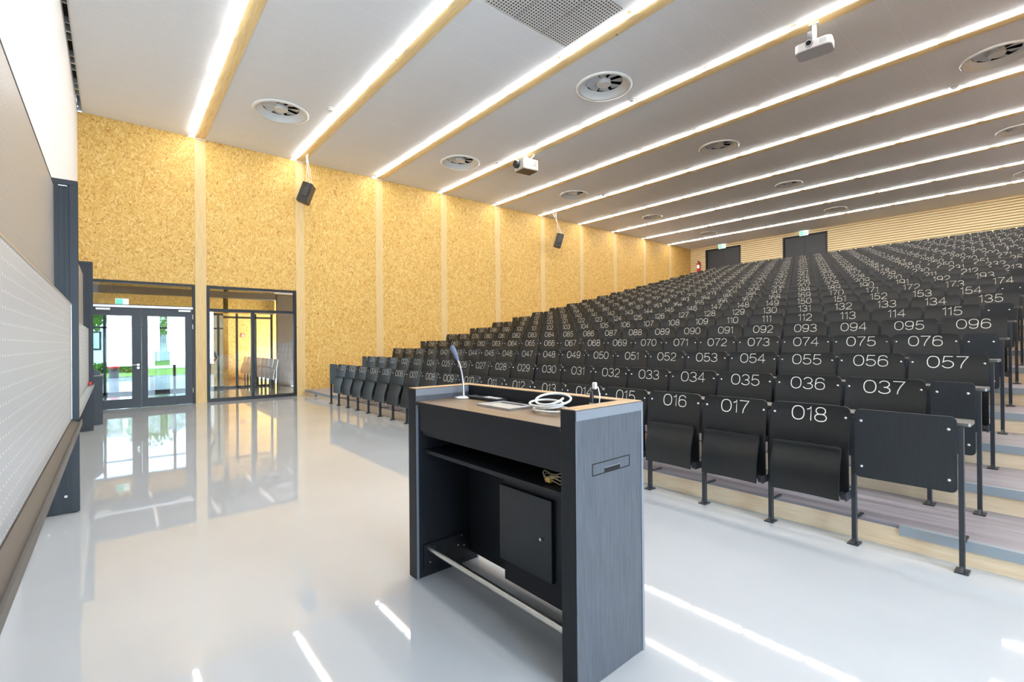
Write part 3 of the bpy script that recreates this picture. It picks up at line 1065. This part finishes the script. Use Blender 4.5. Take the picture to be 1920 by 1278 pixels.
t = thing('ceiling_projector', 'grey boxy projector with big black lens under the fourth beam near the wall', 'projector', (-10.30, BY[3], 6.46), radians(-6))
MB().bbox(-0.22, 0.22, -0.27, 0.27, 0.03, 0.34, 0.02).build('case', mat('grey projector case', (0.48, 0.47, 0.43), 0.5), t)
MB().box(-0.20, 0.20, -0.25, 0.25, 0.015, 0.031).build('underside', mat('brown projector base', (0.13, 0.085, 0.045), 0.6), t)
MB().tube([(-0.06, -0.268, 0.20), (-0.06, -0.34, 0.20), (-0.06, -0.37, 0.20)], [0.115, 0.115, 0.10], 20).build('lens_ring', M['blackplastic'], t, smooth=40)
MB().tube([(-0.06, -0.371, 0.20), (-0.06, -0.376, 0.20)], 0.075, 20).build('lens', M['lensglass'], t, smooth=40)
MB().box(0.2195, 0.226, -0.10, 0.18, 0.14, 0.28).build('vent_grille', M['grey'], t)
b = MB().box(-0.03, 0.03, -0.03, 0.03, 0.34, 0.477)
b.box(-0.14, 0.14, -0.14, 0.14, 0.34, 0.365)
b.tube([(-0.12, -0.1, 0.365), (0, 0, 0.44), (0.12, -0.1, 0.365)], 0.014, 8)
b.build('mount', M['whitemetal'], t)
MB().tube([(0.05, 0.1, 0.34), (0.12, 0.12, 0.43), (0.22, 0.10, 0.46), (0.30, 0.06, 0.44), (0.28, 0.03, 0.36), (0.15, 0.02, 0.345)], 0.010, 8).build('cable', M['cable'], t, smooth=60)

# hanging speakers
def speaker(x, y, z, rz, tilt, ytop, label):
    t = thing('hanging_speaker', label, 'speaker', (x, y, z), rz, 'speakers hanging from the beams')
    RT = Matrix.Rotation(tilt, 4, 'X')
    b = MB(); b.M = RT
    poly = [(-0.19, -0.02), (0.19, -0.02), (0.19, 0.12), (0.12, 0.26), (-0.12, 0.26), (-0.19, 0.12)]
    b.prism(poly, -0.28, 0.28, 'z')
    b.build('cabinet', M['speaker'], t)
    b = MB(); b.M = RT
    b.bbox(-0.18, 0.18, -0.045, -0.021, -0.27, 0.27, 0.008)
    b.build('front_grille', M['blackplastic'], t)
    b = MB(); b.M = RT
    for zz in (-0.09, 0.09):
        b.box(-0.06, 0.06, 0.26, 0.275, zz - 0.012, zz + 0.012)
    b.bbox(-0.225, -0.19, 0.0, 0.14, -0.12, 0.12, 0.006)
    b.bbox(0.19, 0.225, 0.0, 0.14, -0.12, 0.12, 0.006)
    b.build('bracket', M['blackplastic'], t)
    iv = Matrix.Rotation(-rz, 3, 'Z')
    for s_, (dx, dy) in enumerate(((-0.17, 0.05), (0.17, 0.05), (0.0, 0.2))):
        top = iv @ Vector((0.10 + 0.09 * (s_ - 1), ytop - y, ZC - 0.015 - z))
        p0 = RT @ Vector((dx, dy, 0.275))
        MB().tube([p0, top], 0.006, 6).build('suspension_cord', M['cable'], t)

speaker(-14.22, 4.36, 5.82, radians(150), radians(20), BY[1], 'black speaker hanging from the second beam near the window')
speaker(-14.22, 14.72, 5.82, radians(140), radians(16), BY[5], 'black speaker hanging from the sixth beam high above the seats')

# ------------------------------------------------------------------ boards on the front wall
def rail_post(x, parent, w=0.06):
    """tall board column seen from its side: three upright profiles and a cap"""
    b = MB()
    b.box(x - w, x - 0.015, YF + 0.002, -0.244, 0.01, 3.04)
    for y0, y1 in ((-0.30, -0.244), (-0.425, -0.375), (-0.608, -0.52)):
        b.box(x - w - 0.02, x, y0, y1, 0.01, 3.04)
    b.box(x - w - 0.02, x + 0.004, YF + 0.002, -0.244, 3.0, 3.045)
    for y0 in (-0.335, -0.45):
        b.box(x - 0.016, x - 0.006, y0, y0 + 0.008, 0.01, 2.99)
    o = b.build('column', M['railpost'], parent)
    for y0, y1 in ((-0.375, -0.315), (-0.51, -0.44)):
        MB().box(x - 0.012, x + 0.001, y0, y1, 2.985, 2.993).build('bright_strip', M['whitemetal'], o)
    for y0 in (-0.335, -0.45):
        MB().tube([(x - 0.012, y0, 0.16), (x + 0.006, y0, 0.16)], 0.012, 8).build('screw', M['steel'], o)
    return o

t = thing('sliding_board', 'large grey dotted sliding double board nearest the camera', 'board', (0, 0, 0), 0, 'sliding boards on the front wall')
XB0, XB1 = -5.925, 2.2
lp = MB().box(XB0, XB1, -0.318, -0.293, 0.86, 1.905).build('lower_panel', M['board'], t)
MB().box(XB0 - 0.004, XB1, -0.322, -0.290, 1.905, 1.917).build('edge_strip', M['alu'], lp)
MB().box(XB0 - 0.006, XB0, -0.322, -0.290, 0.86, 1.905).build('edge_strip', M['alu'], lp)
up = MB().box(XB0, XB1, -0.430, -0.404, 1.80, 2.975).build('upper_panel', M['boardup'], t)
MB().box(XB0 - 0.004, XB1, -0.434, -0.401, 2.975, 2.985).build('edge_strip', M['railpost'], up)
tr = MB().prism([(-0.322, 0.862), (-0.322, 0.835), (-0.235, 0.800), (-0.222, 0.800), (-0.222, 0.850), (-0.231, 0.850), (-0.236, 0.825), (-0.292, 0.848), (-0.292, 0.862)], XB0 - 0.03, XB1, 'x')
tr.build('tray', mat('brown grey tray', (0.065, 0.058, 0.055), 0.45), t)
rail_post(XB0 - 0.005, t)
rail_post(XB1 + 0.09, t)

t = thing('sliding_board', 'far grey sliding board beyond the first one, near the glass door', 'board', (0, 0, 0), 0, 'sliding boards on the front wall')
lp = MB().box(-11.385, -6.35, -0.36, -0.335, 0.86, 1.83).build('lower_panel', M['board'], t)
MB().box(-11.385, -6.35, -0.43, -0.405, 1.75, 2.80).build('upper_panel', M['boardup'], t)
tr = MB().prism([(-0.362, 0.86), (-0.362, 0.83), (-0.275, 0.80), (-0.262, 0.80), (-0.262, 0.85), (-0.27, 0.85), (-0.275, 0.825), (-0.334, 0.846), (-0.334, 0.86)], -11.40, -6.35, 'x')
tr.build('tray', M['alu'], t)
b = MB()
b.box(-11.47, -11.405, YF + 0.002, -0.275, 0.01, 3.03)
for y0, y1 in ((-0.33, -0.275), (-0.445, -0.39)):
    b.box(-11.49, -11.39, y0, y1, 0.01, 3.03)
b.box(-11.49, -11.385, YF + 0.002, -0.275, 2.99, 3.035)
b.build('column', M['railpost'], t)
b = MB().box(-6.34, -6.30, YF + 0.002, -0.275, 0.01, 3.03)
b.build('column', M['railpost'], t)
tag(MB().bbox(-11.10, -10.95, -0.330, -0.285, 0.8505, 0.90, 0.012).build('board_sponge', M['red']), 'small red sponge on the tray of the far board', 'sponge')

t = thing('low_cabinet', 'narrow dark cabinet against the front wall beside the glass door', 'cabinet', (-12.45, -0.38, 0))
MB().box(-0.25, 0.25, -0.22, 0.218, 0.0, 0.93).build('body', M['doorleaf'], t)
MB().bbox(-0.26, 0.26, -0.225, 0.232, 0.93, 0.962, 0.004).build('top', M['ledge'], t)
MB().box(0.2505, 0.256, -0.21, 0.21, 0.02, 0.92).build('door', M['doorleaf'], t)
t = thing('desk_telephone', 'black device with an orange spot standing on the narrow cabinet', 'telephone', (-12.42, -0.30, 0.962))
MB().prism([(-0.10, 0.0), (0.10, 0.0), (0.10, 0.05), (-0.10, 0.17)], -0.12, 0.12, 'x').build('body', M['blackplastic'], t)
MB().bbox(0.121, 0.14, -0.07, -0.02, 0.05, 0.10, 0.004).build('lamp_button', mat('orange plastic', (0.8, 0.22, 0.03), 0.4), t)

# ------------------------------------------------------------------ lectern
LA = radians(1.0)
LO = Vector((-2.853, 1.493, 0))
lect = thing('lectern', 'dark anthracite lectern with raised rim, open shelf and steel foot rail', 'lectern', LO, LA)
LW = 1.462
LZ = 1.152
LT = 1.232
def side_panel(x0, x1, edge_x):
    b = MB().bbox(x0, x1, 0.0, 0.503, 0.0, LT - 0.0, 0.004)
    o = b.build('side_panel', [M['lectern'], M['lecternlit']], lect)
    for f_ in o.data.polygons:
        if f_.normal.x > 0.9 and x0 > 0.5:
            f_.material_index = 1  # outer right face takes the colour with daylight painted in
    e = MB()
    xo0, xo1 = (edge_x, edge_x + 0.0025)
    e.box(xo0, xo1, 0.002, 0.500, LT - 0.045, LT - 0.003)
    e.box(xo0, xo1, 0.483, 0.500, 0.0, LT - 0.045)
    e.build('edge_strip', M['lecternedge'], o)
    MB().box(x0 + 0.004, x1 - 0.004, 0.004, 0.499, LT + 0.0002, LT + 0.003).build('top_cap', M['lecternrim'], o)
    return o
lp = side_panel(0.0, 0.095, 0.0975)
MB().box(0.0952, 0.0972, 0.002, 0.4198, LZ + 0.0005, LT - 0.002).build('lit_cheek', M['lecternlit'], lp)  # thin plate added for the painted daylight on the panel above the desk
MB().box(0.0952, 0.0972, 0.002, 0.019, 0.0, LZ - 0.023).build('edge_strip', M['lecternedge'], lp)
rp = side_panel(1.372, LW, LW + 0.0002)
# recessed handle plate on the right side
b = MB()
X = LW + 0.0003
y0, y1, z0, z1 = 0.108, 0.388, 0.930, 0.985
for a0, a1, c0, c1 in ((y0, y1, z1 - 0.004, z1), (y0, y1, z0, z0 + 0.004), (y0, y0 + 0.004, z0, z1), (y1 - 0.004, y1, z0, z1)):
    b.box(X, X + 0.0012, a0, a1, c0, c1)
b.build('plate_outline', M['gap'], rp)
MB().box(X, X + 0.0015, 0.195, 0.310, 0.932, 0.953).build('grip_slot', M['gap'], rp)
MB().box(X, X + 0.002, 0.195, 0.310, 0.953, 0.956).build('grip_edge', M['lecternedge'], rp)
MB().box(0.0955, 1.3715, 0.0, 0.42, LZ - 0.022, LZ).build('desk_top', M['lecterntop'], lect)
MB().box(0.098, 1.3715, -0.003, -0.0003, LZ - 0.022, LZ - 0.0008).build('front_edge', M['lectern'], lect)
MB().bbox(0.0955, 1.3715, 0.42, 0.503, 0.07, LT, 0.003).build('back_panel', M['lectern'], lect)
MB().box(0.0955, 1.3715, 0.424, 0.499, LT + 0.0002, LT + 0.003).build('back_rim', M['lecternrim'], lect)
MB().box(0.0955, 1.3715, 0.020, 0.038, 0.965, LZ - 0.022).build('fascia', M['lectern'], lect)
MB().box(0.0955, 1.3715, 0.0385, 0.060, 0.935, 1.02).build('fascia_lip', M['lectern'], lect)
MB().box(0.0955, 1.3715, 0.055, 0.42, 0.815, 0.838).build('shelf', M['lectern'], lect)
cb = MB().box(0.69, 1.371, 0.245, 0.42, 0.150, 0.735).build('cupboard', M['lectern'], lect)
dr = MB().bbox(0.672, 1.095, 0.222, 0.243, 0.272, 0.702, 0.003).build('cupboard_door', M['panel'], cb)
MB().tube([(1.018, 0.222, 0.485), (1.018, 0.214, 0.485)], 0.008, 12).build('lock', M['steel'], cb, smooth=40)
for x0, x1 in ((0.0957, 0.112), (1.356, 1.3713)):
    MB().bbox(x0, x1, 0.05, 0.40, 0.05, 0.215, 0.003).build('foot_bracket', M['lectern'], lect)
for (yy, zz) in ((0.12, 0.185), (0.09, 0.095), (0.34, 0.20), (0.31, 0.145), (0.36, 0.13)):
    MB().tube([(0.112, yy, zz), (0.116, yy, zz)], 0.0055, 8).build('screw', M['steel'], lect)
MB().tube([(0.112, 0.085, 0.188), (1.356, 0.085, 0.188)], 0.019, 16).build('foot_rail', M['steel'], lect, smooth=40)
MB().tube([(1.33, 0.32, 0.845), (1.350, 0.26, 0.895), (1.362, 0.20, 0.905)], 0.004, 6).build('stray_wire', M['cable'], lect)

LM = Matrix.Translation(LO) @ Matrix.Rotation(LA, 4, 'Z')
def on_lectern(x, y, z=LZ):
    return tuple(LM @ Vector((x, y, z)))

# gooseneck microphone
t = thing('gooseneck_microphone', 'silver gooseneck microphone on a round base at the left of the lectern', 'microphone', on_lectern(0.163, 0.325, LZ + 0.0005), LA)
MB().lathe([(0.0, 0.0), (0.060, 0.0), (0.062, 0.004), (0.056, 0.011), (0.02, 0.016), (0.0, 0.017)], n=32).build('base', M['alu'], t, smooth=50)
neck = [(0.008, 0, 0.014), (0.008, 0, 0.05), (0.004, 0, 0.11), (-0.010, 0, 0.17), (-0.034, 0, 0.225), (-0.058, 0, 0.258)]
MB().tube(neck, [0.011, 0.007, 0.0055, 0.005, 0.005, 0.005], 10).build('gooseneck', M['alu'], t, smooth=60)
MB().tube([(-0.054, 0, 0.252), (-0.070, 0, 0.274), (-0.096, 0, 0.308), (-0.116, 0, 0.334), (-0.128, 0, 0.349), (-0.134, 0, 0.354)], [0.007, 0.014, 0.017, 0.019, 0.016, 0.006], 14).build('foam_head', mat('grey blue foam', (0.12, 0.14, 0.20), 0.9, 0.2), t, smooth=60)

t = thing('media_control_panel', 'flat dark control box at the back of the lectern top behind the microphone', 'control panel', on_lectern(0.36, 0.375, LZ + 0.0005), LA)
MB().bbox(-0.17, 0.17, -0.04, 0.04, 0.0, 0.020, 0.003).build('case', M['railpost'], t)
for x0 in (0.0, 0.075):
    MB().box(x0, x0 + 0.06, -0.025, 0.022, 0.0202, 0.0225).build('white_key', M['whitemetal'], t)
MB().tube([(0.17, 0.01, 0.008), (0.22, 0.02, 0.006), (0.27, 0.0, 0.012), (0.32, 0.03, 0.012)], 0.0025, 6).build('lead', M['blackplastic'], t)

t = thing('cable_hatch', 'flat aluminium framed panel lying on the lectern top', 'panel', on_lectern(0.69, 0.262), LA - radians(2))
b = MB()
for u0, u1, v0, v1 in ((-0.155, 0.155, -0.10, -0.065), (-0.155, 0.155, 0.065, 0.10), (-0.155, -0.115, -0.065, 0.065), (0.115, 0.155, -0.065, 0.065)):
    b.box(u0, u1, v0, v1, 0.0005, 0.012)
b.build('frame', M['alu'], t)
MB().box(-0.114, 0.114, -0.064, 0.045, 0.0006, 0.009).build('inset', mat('pale inset', (0.55, 0.54, 0.50), 0.3), t)
MB().box(-0.114, 0.114, 0.046, 0.064, 0.0006, 0.004).build('slot', M['gap'], t)

# coiled white cable
t = thing('coiled_cable', 'white cable coiled in loose loops on the right of the lectern top', 'cable', on_lectern(1.02, 0.30), LA)
pts = []
for q in range(0, 105):
    a = 2 * pi * q / 26
    lp_ = q / 26
    r = 0.098 + 0.022 * sin(lp_ * 2.7)
    pts.append((r * 1.05 * cos(a) + 0.025 * sin(lp_ * 1.9), r * 0.82 * sin(a) + 0.012 * cos(lp_ * 2.3), 0.008 + 0.0105 * lp_ + (0.028 * (0.5 + 0.5 * sin(a)) * max(0, lp_ - 1.6))))
MB().tube(pts, 0.0062, 8).build('loops', M['cable'], t, smooth=60)
MB().bbox(-0.03, 0.03, -0.014, 0.014, 0.002, 0.018, 0.004).build('connector', M['blackplastic'], t)

t = thing('pen_holder', 'short grey cylindrical stylus standing at the right back corner of the lectern top', 'stylus', on_lectern(1.235, 0.385), LA)
MB().tube([(0, 0, 0.0), (0, 0, 0.05), (0, 0, 0.055), (0, 0, 0.098), (0, 0, 0.122)], [0.012, 0.012, 0.0105, 0.0105, 0.005], 14).build('barrel', M['railpost'], t, smooth=40)
MB().tube([(0, 0, 0.055), (0, 0, 0.062)], 0.0125, 14).build('ring', M['steel'], t, smooth=40)
t = thing('white_plug_lead', 'thin white lead with a white plug arching up beside the stylus', 'cable', on_lectern(1.262, 0.385), LA)
MB().tube([(0.0, 0.0, 0.002), (0.018, 0.004, 0.05), (0.022, 0.004, 0.10), (0.014, 0.002, 0.14), (0.0, 0.0, 0.150)], 0.0028, 6).build('lead', M['cable'], t, smooth=60)
MB().bbox(-0.020, 0.004, -0.008, 0.008, 0.132, 0.168, 0.005).build('plug', M['cable'], t)
t = thing('cable_bundle', 'small bundle of pale wire on the shelf inside the lectern', 'cable', on_lectern(1.20, 0.14, 0.841), LA)
pts = [(0.055 * cos(2 * pi * q / 14) * (1 + 0.15 * (q // 14)), 0.035 * sin(2 * pi * q / 14), 0.012 + 0.012 * (q // 14) + 0.010 * sin(q * 1.3)) for q in range(43)]
MB().tube(pts, 0.0032, 6).build('wire', mat('pale wire', (0.72, 0.60, 0.40), 0.5), t, smooth=60)
MB().bbox(-0.02, 0.012, -0.045, -0.02, 0.006, 0.034, 0.006).build('tie', mat('yellow tie', (0.75, 0.45, 0.12), 0.5), t)

# ------------------------------------------------------------------ foyer behind the glass
def st(name, mb, m_, label):
    return tag(mb.build(name, m_), label, None, None, 'structure')
FX = -19.2
st('ceiling_foyer', MB().box(-24.4, XW - 0.2, -1.2, 9.2, 3.65, 3.8), M['brown'], 'dark brown foyer ceiling behind the glass')
st('wall_foyer', MB().box(-24.4, -24.2, 3.1, 9.0, 0.0, 3.65).box(-24.2, FX, 2.95, 3.1, 0, 3.65).box(FX - 0.1, FX, -1.2, 4.6, 2.62, 3.65), M['osbfoyer'], 'strand board foyer wall seen through the glass')
st('wall_foyer_side', MB().box(-24.4, XW - 0.2, 9.0, 9.2, 0, 3.65).box(-18.7, -18.55, 4.53, 5.3, 0.0, 3.3).box(-18.9, -18.6, -1.2, 5.3, 3.12, 3.33), M['brown'], 'dark brown foyer panel and header')
d = thing('window_2', 'dark framed outer glazing of the foyer', None, (FX, 0, 0), 0, None, 'structure')
st('wall_foyer_front', MB().box(FX - 0.1, XW - 0.2, -1.4, -1.2, 0, 3.65), M['white'], 'unseen white foyer wall added to keep the sun out')  # out of view, added to stop the sun entering the foyer
b = MB()
for yv in (-1.15, -0.2, 0.62, 1.55, 2.38, 2.80):
    b.box(-0.08, 0.0, yv - 0.035, yv + 0.035, 0, 2.62)
b.box(-0.08, 0.0, -1.2, 2.95, 2.54, 2.62)
b.box(-0.08, 0.0, -1.2, 2.95, 0.0, 0.08)
b.box(-0.08, 0.0, -1.2, 2.95, 2.06, 2.11)
b.build('frame', M['anthracite'], d)
MB().box(-0.045, -0.04, -1.2, 2.95, 0.08, 2.54).build('glass_pane', M['glasstint'], d)
b = MB()
for yv in (3.37, 3.96, 4.50):
    b.box(-0.06, 0.0, yv - 0.035, yv + 0.035, 0, 2.62)
b.box(-0.06, 0.0, 2.95, 4.535, 2.45, 2.52)
b.box(-0.06, 0.0, 2.95, 4.535, 0.0, 0.06)
tag(b.build('window_5', M['anthracite']), 'dark slender framed inner glazing of the foyer', None, None, 'structure').location = (FX, 0, 0)
s = thing('exit_sign', 'small lit green exit sign in the foyer seen through the door transom', 'exit sign', (FX + 0.12, 0.22, 2.78), radians(90))
MB().bbox(-0.16, 0.16, -0.03, 0.03, 0.0, 0.2, 0.004).build('housing', M['signwhite'], s)
MB().box(-0.15, 0.02, -0.034, -0.0305, 0.01, 0.19).build('arrow_field', M['signgreen'], s)

# pale bench seats lined up in the foyer
M['paleseat'] = mat('pale grey seat', (0.90, 0.91, 0.92), 0.35)
ME_pb = back_mb().mesh('backrest', M['paleseat'], smooth=35)
ME_ps = seat_mb().mesh('seat', M['paleseat'], smooth=35)
for k in range(9):
    x = -17.55 - 0.6 * k
    t = thing('foyer_seat', 'pale dark-legged seat behind the tall window, %s from the right in its row' % ORD[k], 'seat', (x, 4.25, 0), 0, 'pale foyer seats behind the window')
    link('backrest', ME_pb, t)
    link('seat', ME_ps, t)
    for sx_ in (-0.24, 0.24):
        link('leg', ME_leg, t, (sx_, 0, 0))
so = tag(MB().bbox(-24.2, -24.17, 4.40, 4.55, 1.85, 2.0, 0.004).build('fire_call_point', M['red']), 'small red fire call point on the foyer wall', 'call point')
MB().box(-24.17, -24.165, 4.43, 4.52, 1.88, 1.97).build('front_plate', M['whitemetal'], so)

# person with a hand on the hip, half hidden by the post
def person():
    t = thing('person', 'person in grey shirt, hand on hip, behind the left edge of the tall window', 'person', (-16.1, 1.99, 0.0), 0)
    J = [((0, 0, 0.98), 0.125), ((0, 0, 1.15), 0.105), ((0, 0, 1.32), 0.13), ((0, 0, 1.45), 0.09), ((0, 0.0, 1.53), 0.052), ((0.01, 0, 1.60), 0.07), ((0.015, 0, 1.70), 0.085), ((0.0, 0, 1.78), 0.055)]
    E = [(k, k + 1) for k in range(7)]
    def chain(root, pts):
        prev = root
        for p, r in pts:
            J.append((p, r))
            E.append((prev, len(J) - 1))
            prev = len(J) - 1
        return prev
    for s_ in (1, -1):
        e = chain(0, [((0, 0.10 * s_, 0.90), 0.095), ((0.01, 0.11 * s_, 0.70), 0.078), ((0.02, 0.11 * s_, 0.50), 0.058), ((0.0, 0.115 * s_, 0.28), 0.05), ((-0.02, 0.12 * s_, 0.08), 0.036), ((0.05, 0.12 * s_, 0.035), 0.034), ((0.16, 0.13 * s_, 0.028), 0.028)])
    e = chain(3, [((0, 0.17, 1.43), 0.062), ((-0.02, 0.25, 1.29), 0.048), ((-0.06, 0.34, 1.13), 0.042), ((0.0, 0.25, 1.04), 0.036), ((0.06, 0.175, 0.985), 0.028)])
    for f_ in range(4):
        chain(e, [((0.085, 0.145 - 0.002 * f_, 0.975 + 0.018 * (f_ - 1.5)), 0.010), ((0.115, 0.118, 0.962 + 0.017 * (f_ - 1.5)), 0.008)])
    chain(e, [((0.03, 0.15, 1.01), 0.010), ((0.0, 0.128, 1.025), 0.008)])
    e = chain(3, [((0, -0.17, 1.43), 0.062), ((0, -0.215, 1.27), 0.048), ((0.0, -0.235, 1.12), 0.042), ((0.03, -0.235, 0.97), 0.034), ((0.05, -0.235, 0.87), 0.028)])
    for f_ in range(4):
        chain(e, [((0.06 + 0.018 * (f_ - 1.5), -0.235, 0.80), 0.010), ((0.06 + 0.017 * (f_ - 1.5), -0.23, 0.755), 0.008)])
    chain(e, [((0.085, -0.225, 0.83), 0.010), ((0.105, -0.22, 0.80), 0.008)])
    me = bpy.data.meshes.new('body')
    me.from_pydata([p for p, r in J], E, [])
    o = link('body', me, t)
    sk = o.modifiers.new('skin', 'SKIN')
    sv = me.skin_vertices[0].data
    for k, (p, r) in enumerate(J):
        sv[k].radius = (r, r * (1.25 if k in (1, 2, 0) else 1.0))
    sv[0].use_root = True
    sub = o.modifiers.new('smooth', 'SUBSURF')
    sub.levels = sub.render_levels = 2
    mp = mat('skin and clothing', (0.2, 0.2, 0.2), 0.8, 0.2)
    tc_ = N(mp, 'ShaderNodeTexCoord')
    s3 = N(mp, 'ShaderNodeSeparateXYZ')
    L(mp, tc_.outputs['Object'], s3.inputs[0])
    skin = (0.52, 0.32, 0.23)
    a_ = mixc(mp, mathn(mp, 'GREATER_THAN', s3.outputs[2], 0.98), (0.03, 0.035, 0.05), (0.20, 0.205, 0.22))
    a_ = mixc(mp, mathn(mp, 'GREATER_THAN', s3.outputs[2], 1.515), a_, skin)
    ay = mathn(mp, 'ABSOLUTE', s3.outputs[1])
    arm = mathn(mp, 'MULTIPLY', mathn(mp, 'GREATER_THAN', ay, 0.165), mathn(mp, 'LESS_THAN', s3.outputs[2], 1.13))
    arm = mathn(mp, 'MULTIPLY', arm, mathn(mp, 'GREATER_THAN', s3.outputs[2], 0.6))
    a_ = mixc(mp, arm, a_, skin)
    L(mp, a_, bsdf(mp).inputs['Base Color'])
    me.materials.append(mp)
    MB().lathe([(0.0, 0.125), (0.06, 0.115), (0.092, 0.08), (0.100, 0.03), (0.092, -0.02), (0.080, -0.045)], (-0.012, 0, 1.735), 20).build('hair', mat('dark hair', (0.03, 0.02, 0.015), 0.6), t, smooth=60)
    b = MB()
    b.tube([(0.085, 0, 1.685), (0.112, 0, 1.66), (0.098, 0, 1.645)], [0.008, 0.014, 0.008], 8)
    b.build('nose', mat('nose skin', skin, 0.6), t, smooth=60)
    MB().tube([(0.088, -0.02, 1.625), (0.096, 0, 1.625), (0.088, 0.02, 1.625)], 0.006, 6).build('mouth', mat('lips', (0.40, 0.16, 0.13), 0.5), t, smooth=60)
    for s_ in (-1, 1):
        MB().lathe([(0.0, -0.010), (0.008, -0.006), (0.010, 0.0), (0.008, 0.006), (0.0, 0.010)], (0.088, 0.032 * s_, 1.70), 10).build('eye', mat('eye', (0.05, 0.04, 0.035), 0.2), t, smooth=60)
        MB().lathe([(0.0, -0.03), (0.010, -0.022), (0.013, 0.0), (0.012, 0.02), (0.0, 0.03)], (0.0, 0.088 * s_, 1.675), 10).build('ear', mat('ear skin', skin, 0.6), t, smooth=60)
person()

# ------------------------------------------------------------------ outdoors
M['grass'] = mat('grass', (0.16, 0.28, 0.05), 0.9, 0.2)
M['paving'] = mat('pale paving', (0.55, 0.55, 0.54), 0.8, 0.2)
M['leaf'] = mat('leaves', (0.14, 0.28, 0.05), 0.7, 0.3)
M['bark'] = mat('bark', (0.12, 0.08, 0.05), 0.9, 0.2)
st('ground', MB().box(-110, -30.0, -60, 60, -0.25, -0.02), M['grass'], 'green lawn outside the foyer')
st('path', MB().box(-30.0, -24.4, -60, 60, -0.25, -0.01).box(-44.0, -39.0, -60, 60, -0.1, 0.0), M['paving'], 'pale paving outside the foyer')
t = thing('building', 'bright white building seen through the left door leaf', 'building', (-52, -2.2, 0), 0)
MB().box(-4, 4, -4.5, 2.6, 0, 5.2).build('wall', M['white'], t)
for k in range(3):
    f_ = MB().box(4.0, 4.06, -3.9 + 2.1 * k, -2.7 + 2.1 * k, 1.2, 2.6).build('window', M['anthracite'], t)
    MB().box(4.06, 4.07, -3.8 + 2.1 * k, -2.8 + 2.1 * k, 1.3, 2.5).build('pane', mat('far glass', (0.5, 0.62, 0.72), 0.15), f_)
MB().box(-4.2, 4.3, -4.7, 2.8, 5.2, 5.5).build('roof', M['grey'], t)
t = thing('building', 'pale blue long building seen through the right door leaf', 'building', (-62, 9.5, 0), 0)
MB().box(-4, 4, -8.0, 7, 0, 6.5).build('wall', mat('pale blue render', (0.62, 0.70, 0.80), 0.8), t)
for k in range(5):
    f_ = MB().box(4.0, 4.06, -7.4 + 2.8 * k, -5.4 + 2.8 * k, 1.6, 3.2).build('window', M['whitemetal'], t)
    MB().box(4.06, 4.07, -7.3 + 2.8 * k, -5.5 + 2.8 * k, 1.7, 3.1).build('pane', mat('far glass', (0.35, 0.42, 0.5), 0.15), f_)
MB().box(-4.2, 4.3, -8.2, 7.2, 6.5, 6.9).build('roof', M['grey'], t)
rnd = random.Random(3)
def tree(x, y, h, r, label):
    t = thing('tree', label, 'tree', (x, y, -0.02), 0, 'trees on the lawn')
    MB().tube([(0, 0, 0), (0.05, 0, h * 0.35), (0, 0.05, h * 0.7)], [0.16, 0.12, 0.05], 8).build('trunk', M['bark'], t, smooth=60)
    b = MB()
    for q in range(900):
        a = rnd.uniform(0, 2 * pi)
        e = rnd.uniform(-1, 1)
        rr = r * rnd.uniform(0.55, 1.0)
        c_ = Vector((rr * sqrt(1 - e * e) * cos(a), rr * sqrt(1 - e * e) * sin(a), h * 0.66 + e * rr * 1.05))
        u = Vector((rnd.gauss(0, 1), rnd.gauss(0, 1), rnd.gauss(0, 1))).normalized() * 0.16
        w_ = u.orthogonal().normalized() * 0.10
        b.add([c_ - u, c_ + w_, c_ + u, c_ - w_], [(0, 1, 2, 3)])
    b.build('foliage', M['leaf'], t, fix=False)
tree(-46, 2.3, 6.5, 2.0, 'leafy green tree between the two buildings')
tree(-38, -1.6, 5.5, 1.5, 'leafy green tree in front of the white building, left of it')
tree(-54, 6.8, 7.0, 1.9, 'leafy green tree in front of the pale blue building')
t = thing('hedge', 'low green hedge on the lawn outside', 'hedge', (-35, 0.0, -0.02))
b = MB()
for q in range(1500):
    c_ = Vector((rnd.uniform(-0.4, 0.4), rnd.uniform(-3.5, 1.0), rnd.uniform(0.0, 0.55)))
    u = Vector((rnd.gauss(0, 1), rnd.gauss(0, 1), rnd.gauss(0, 1))).normalized() * 0.10
    w_ = u.orthogonal().normalized() * 0.07
    b.add([c_ - u, c_ + w_, c_ + u, c_ - w_], [(0, 1, 2, 3)])
b.build('foliage', M['leaf'], t, fix=False)
t = thing('litter_bin', 'dark bin with a red top outside the left door leaf', 'bin', (-27, 0.02, -0.01))
MB().tube([(0, 0, 0), (0, 0, 0.55)], 0.17, 16).build('body', M['doorleaf'], t, smooth=40)
MB().tube([(0, 0, 0.55), (0, 0, 0.78), (0, 0, 0.85)], [0.19, 0.19, 0.08], 16).build('lid', M['red'], t, smooth=40)
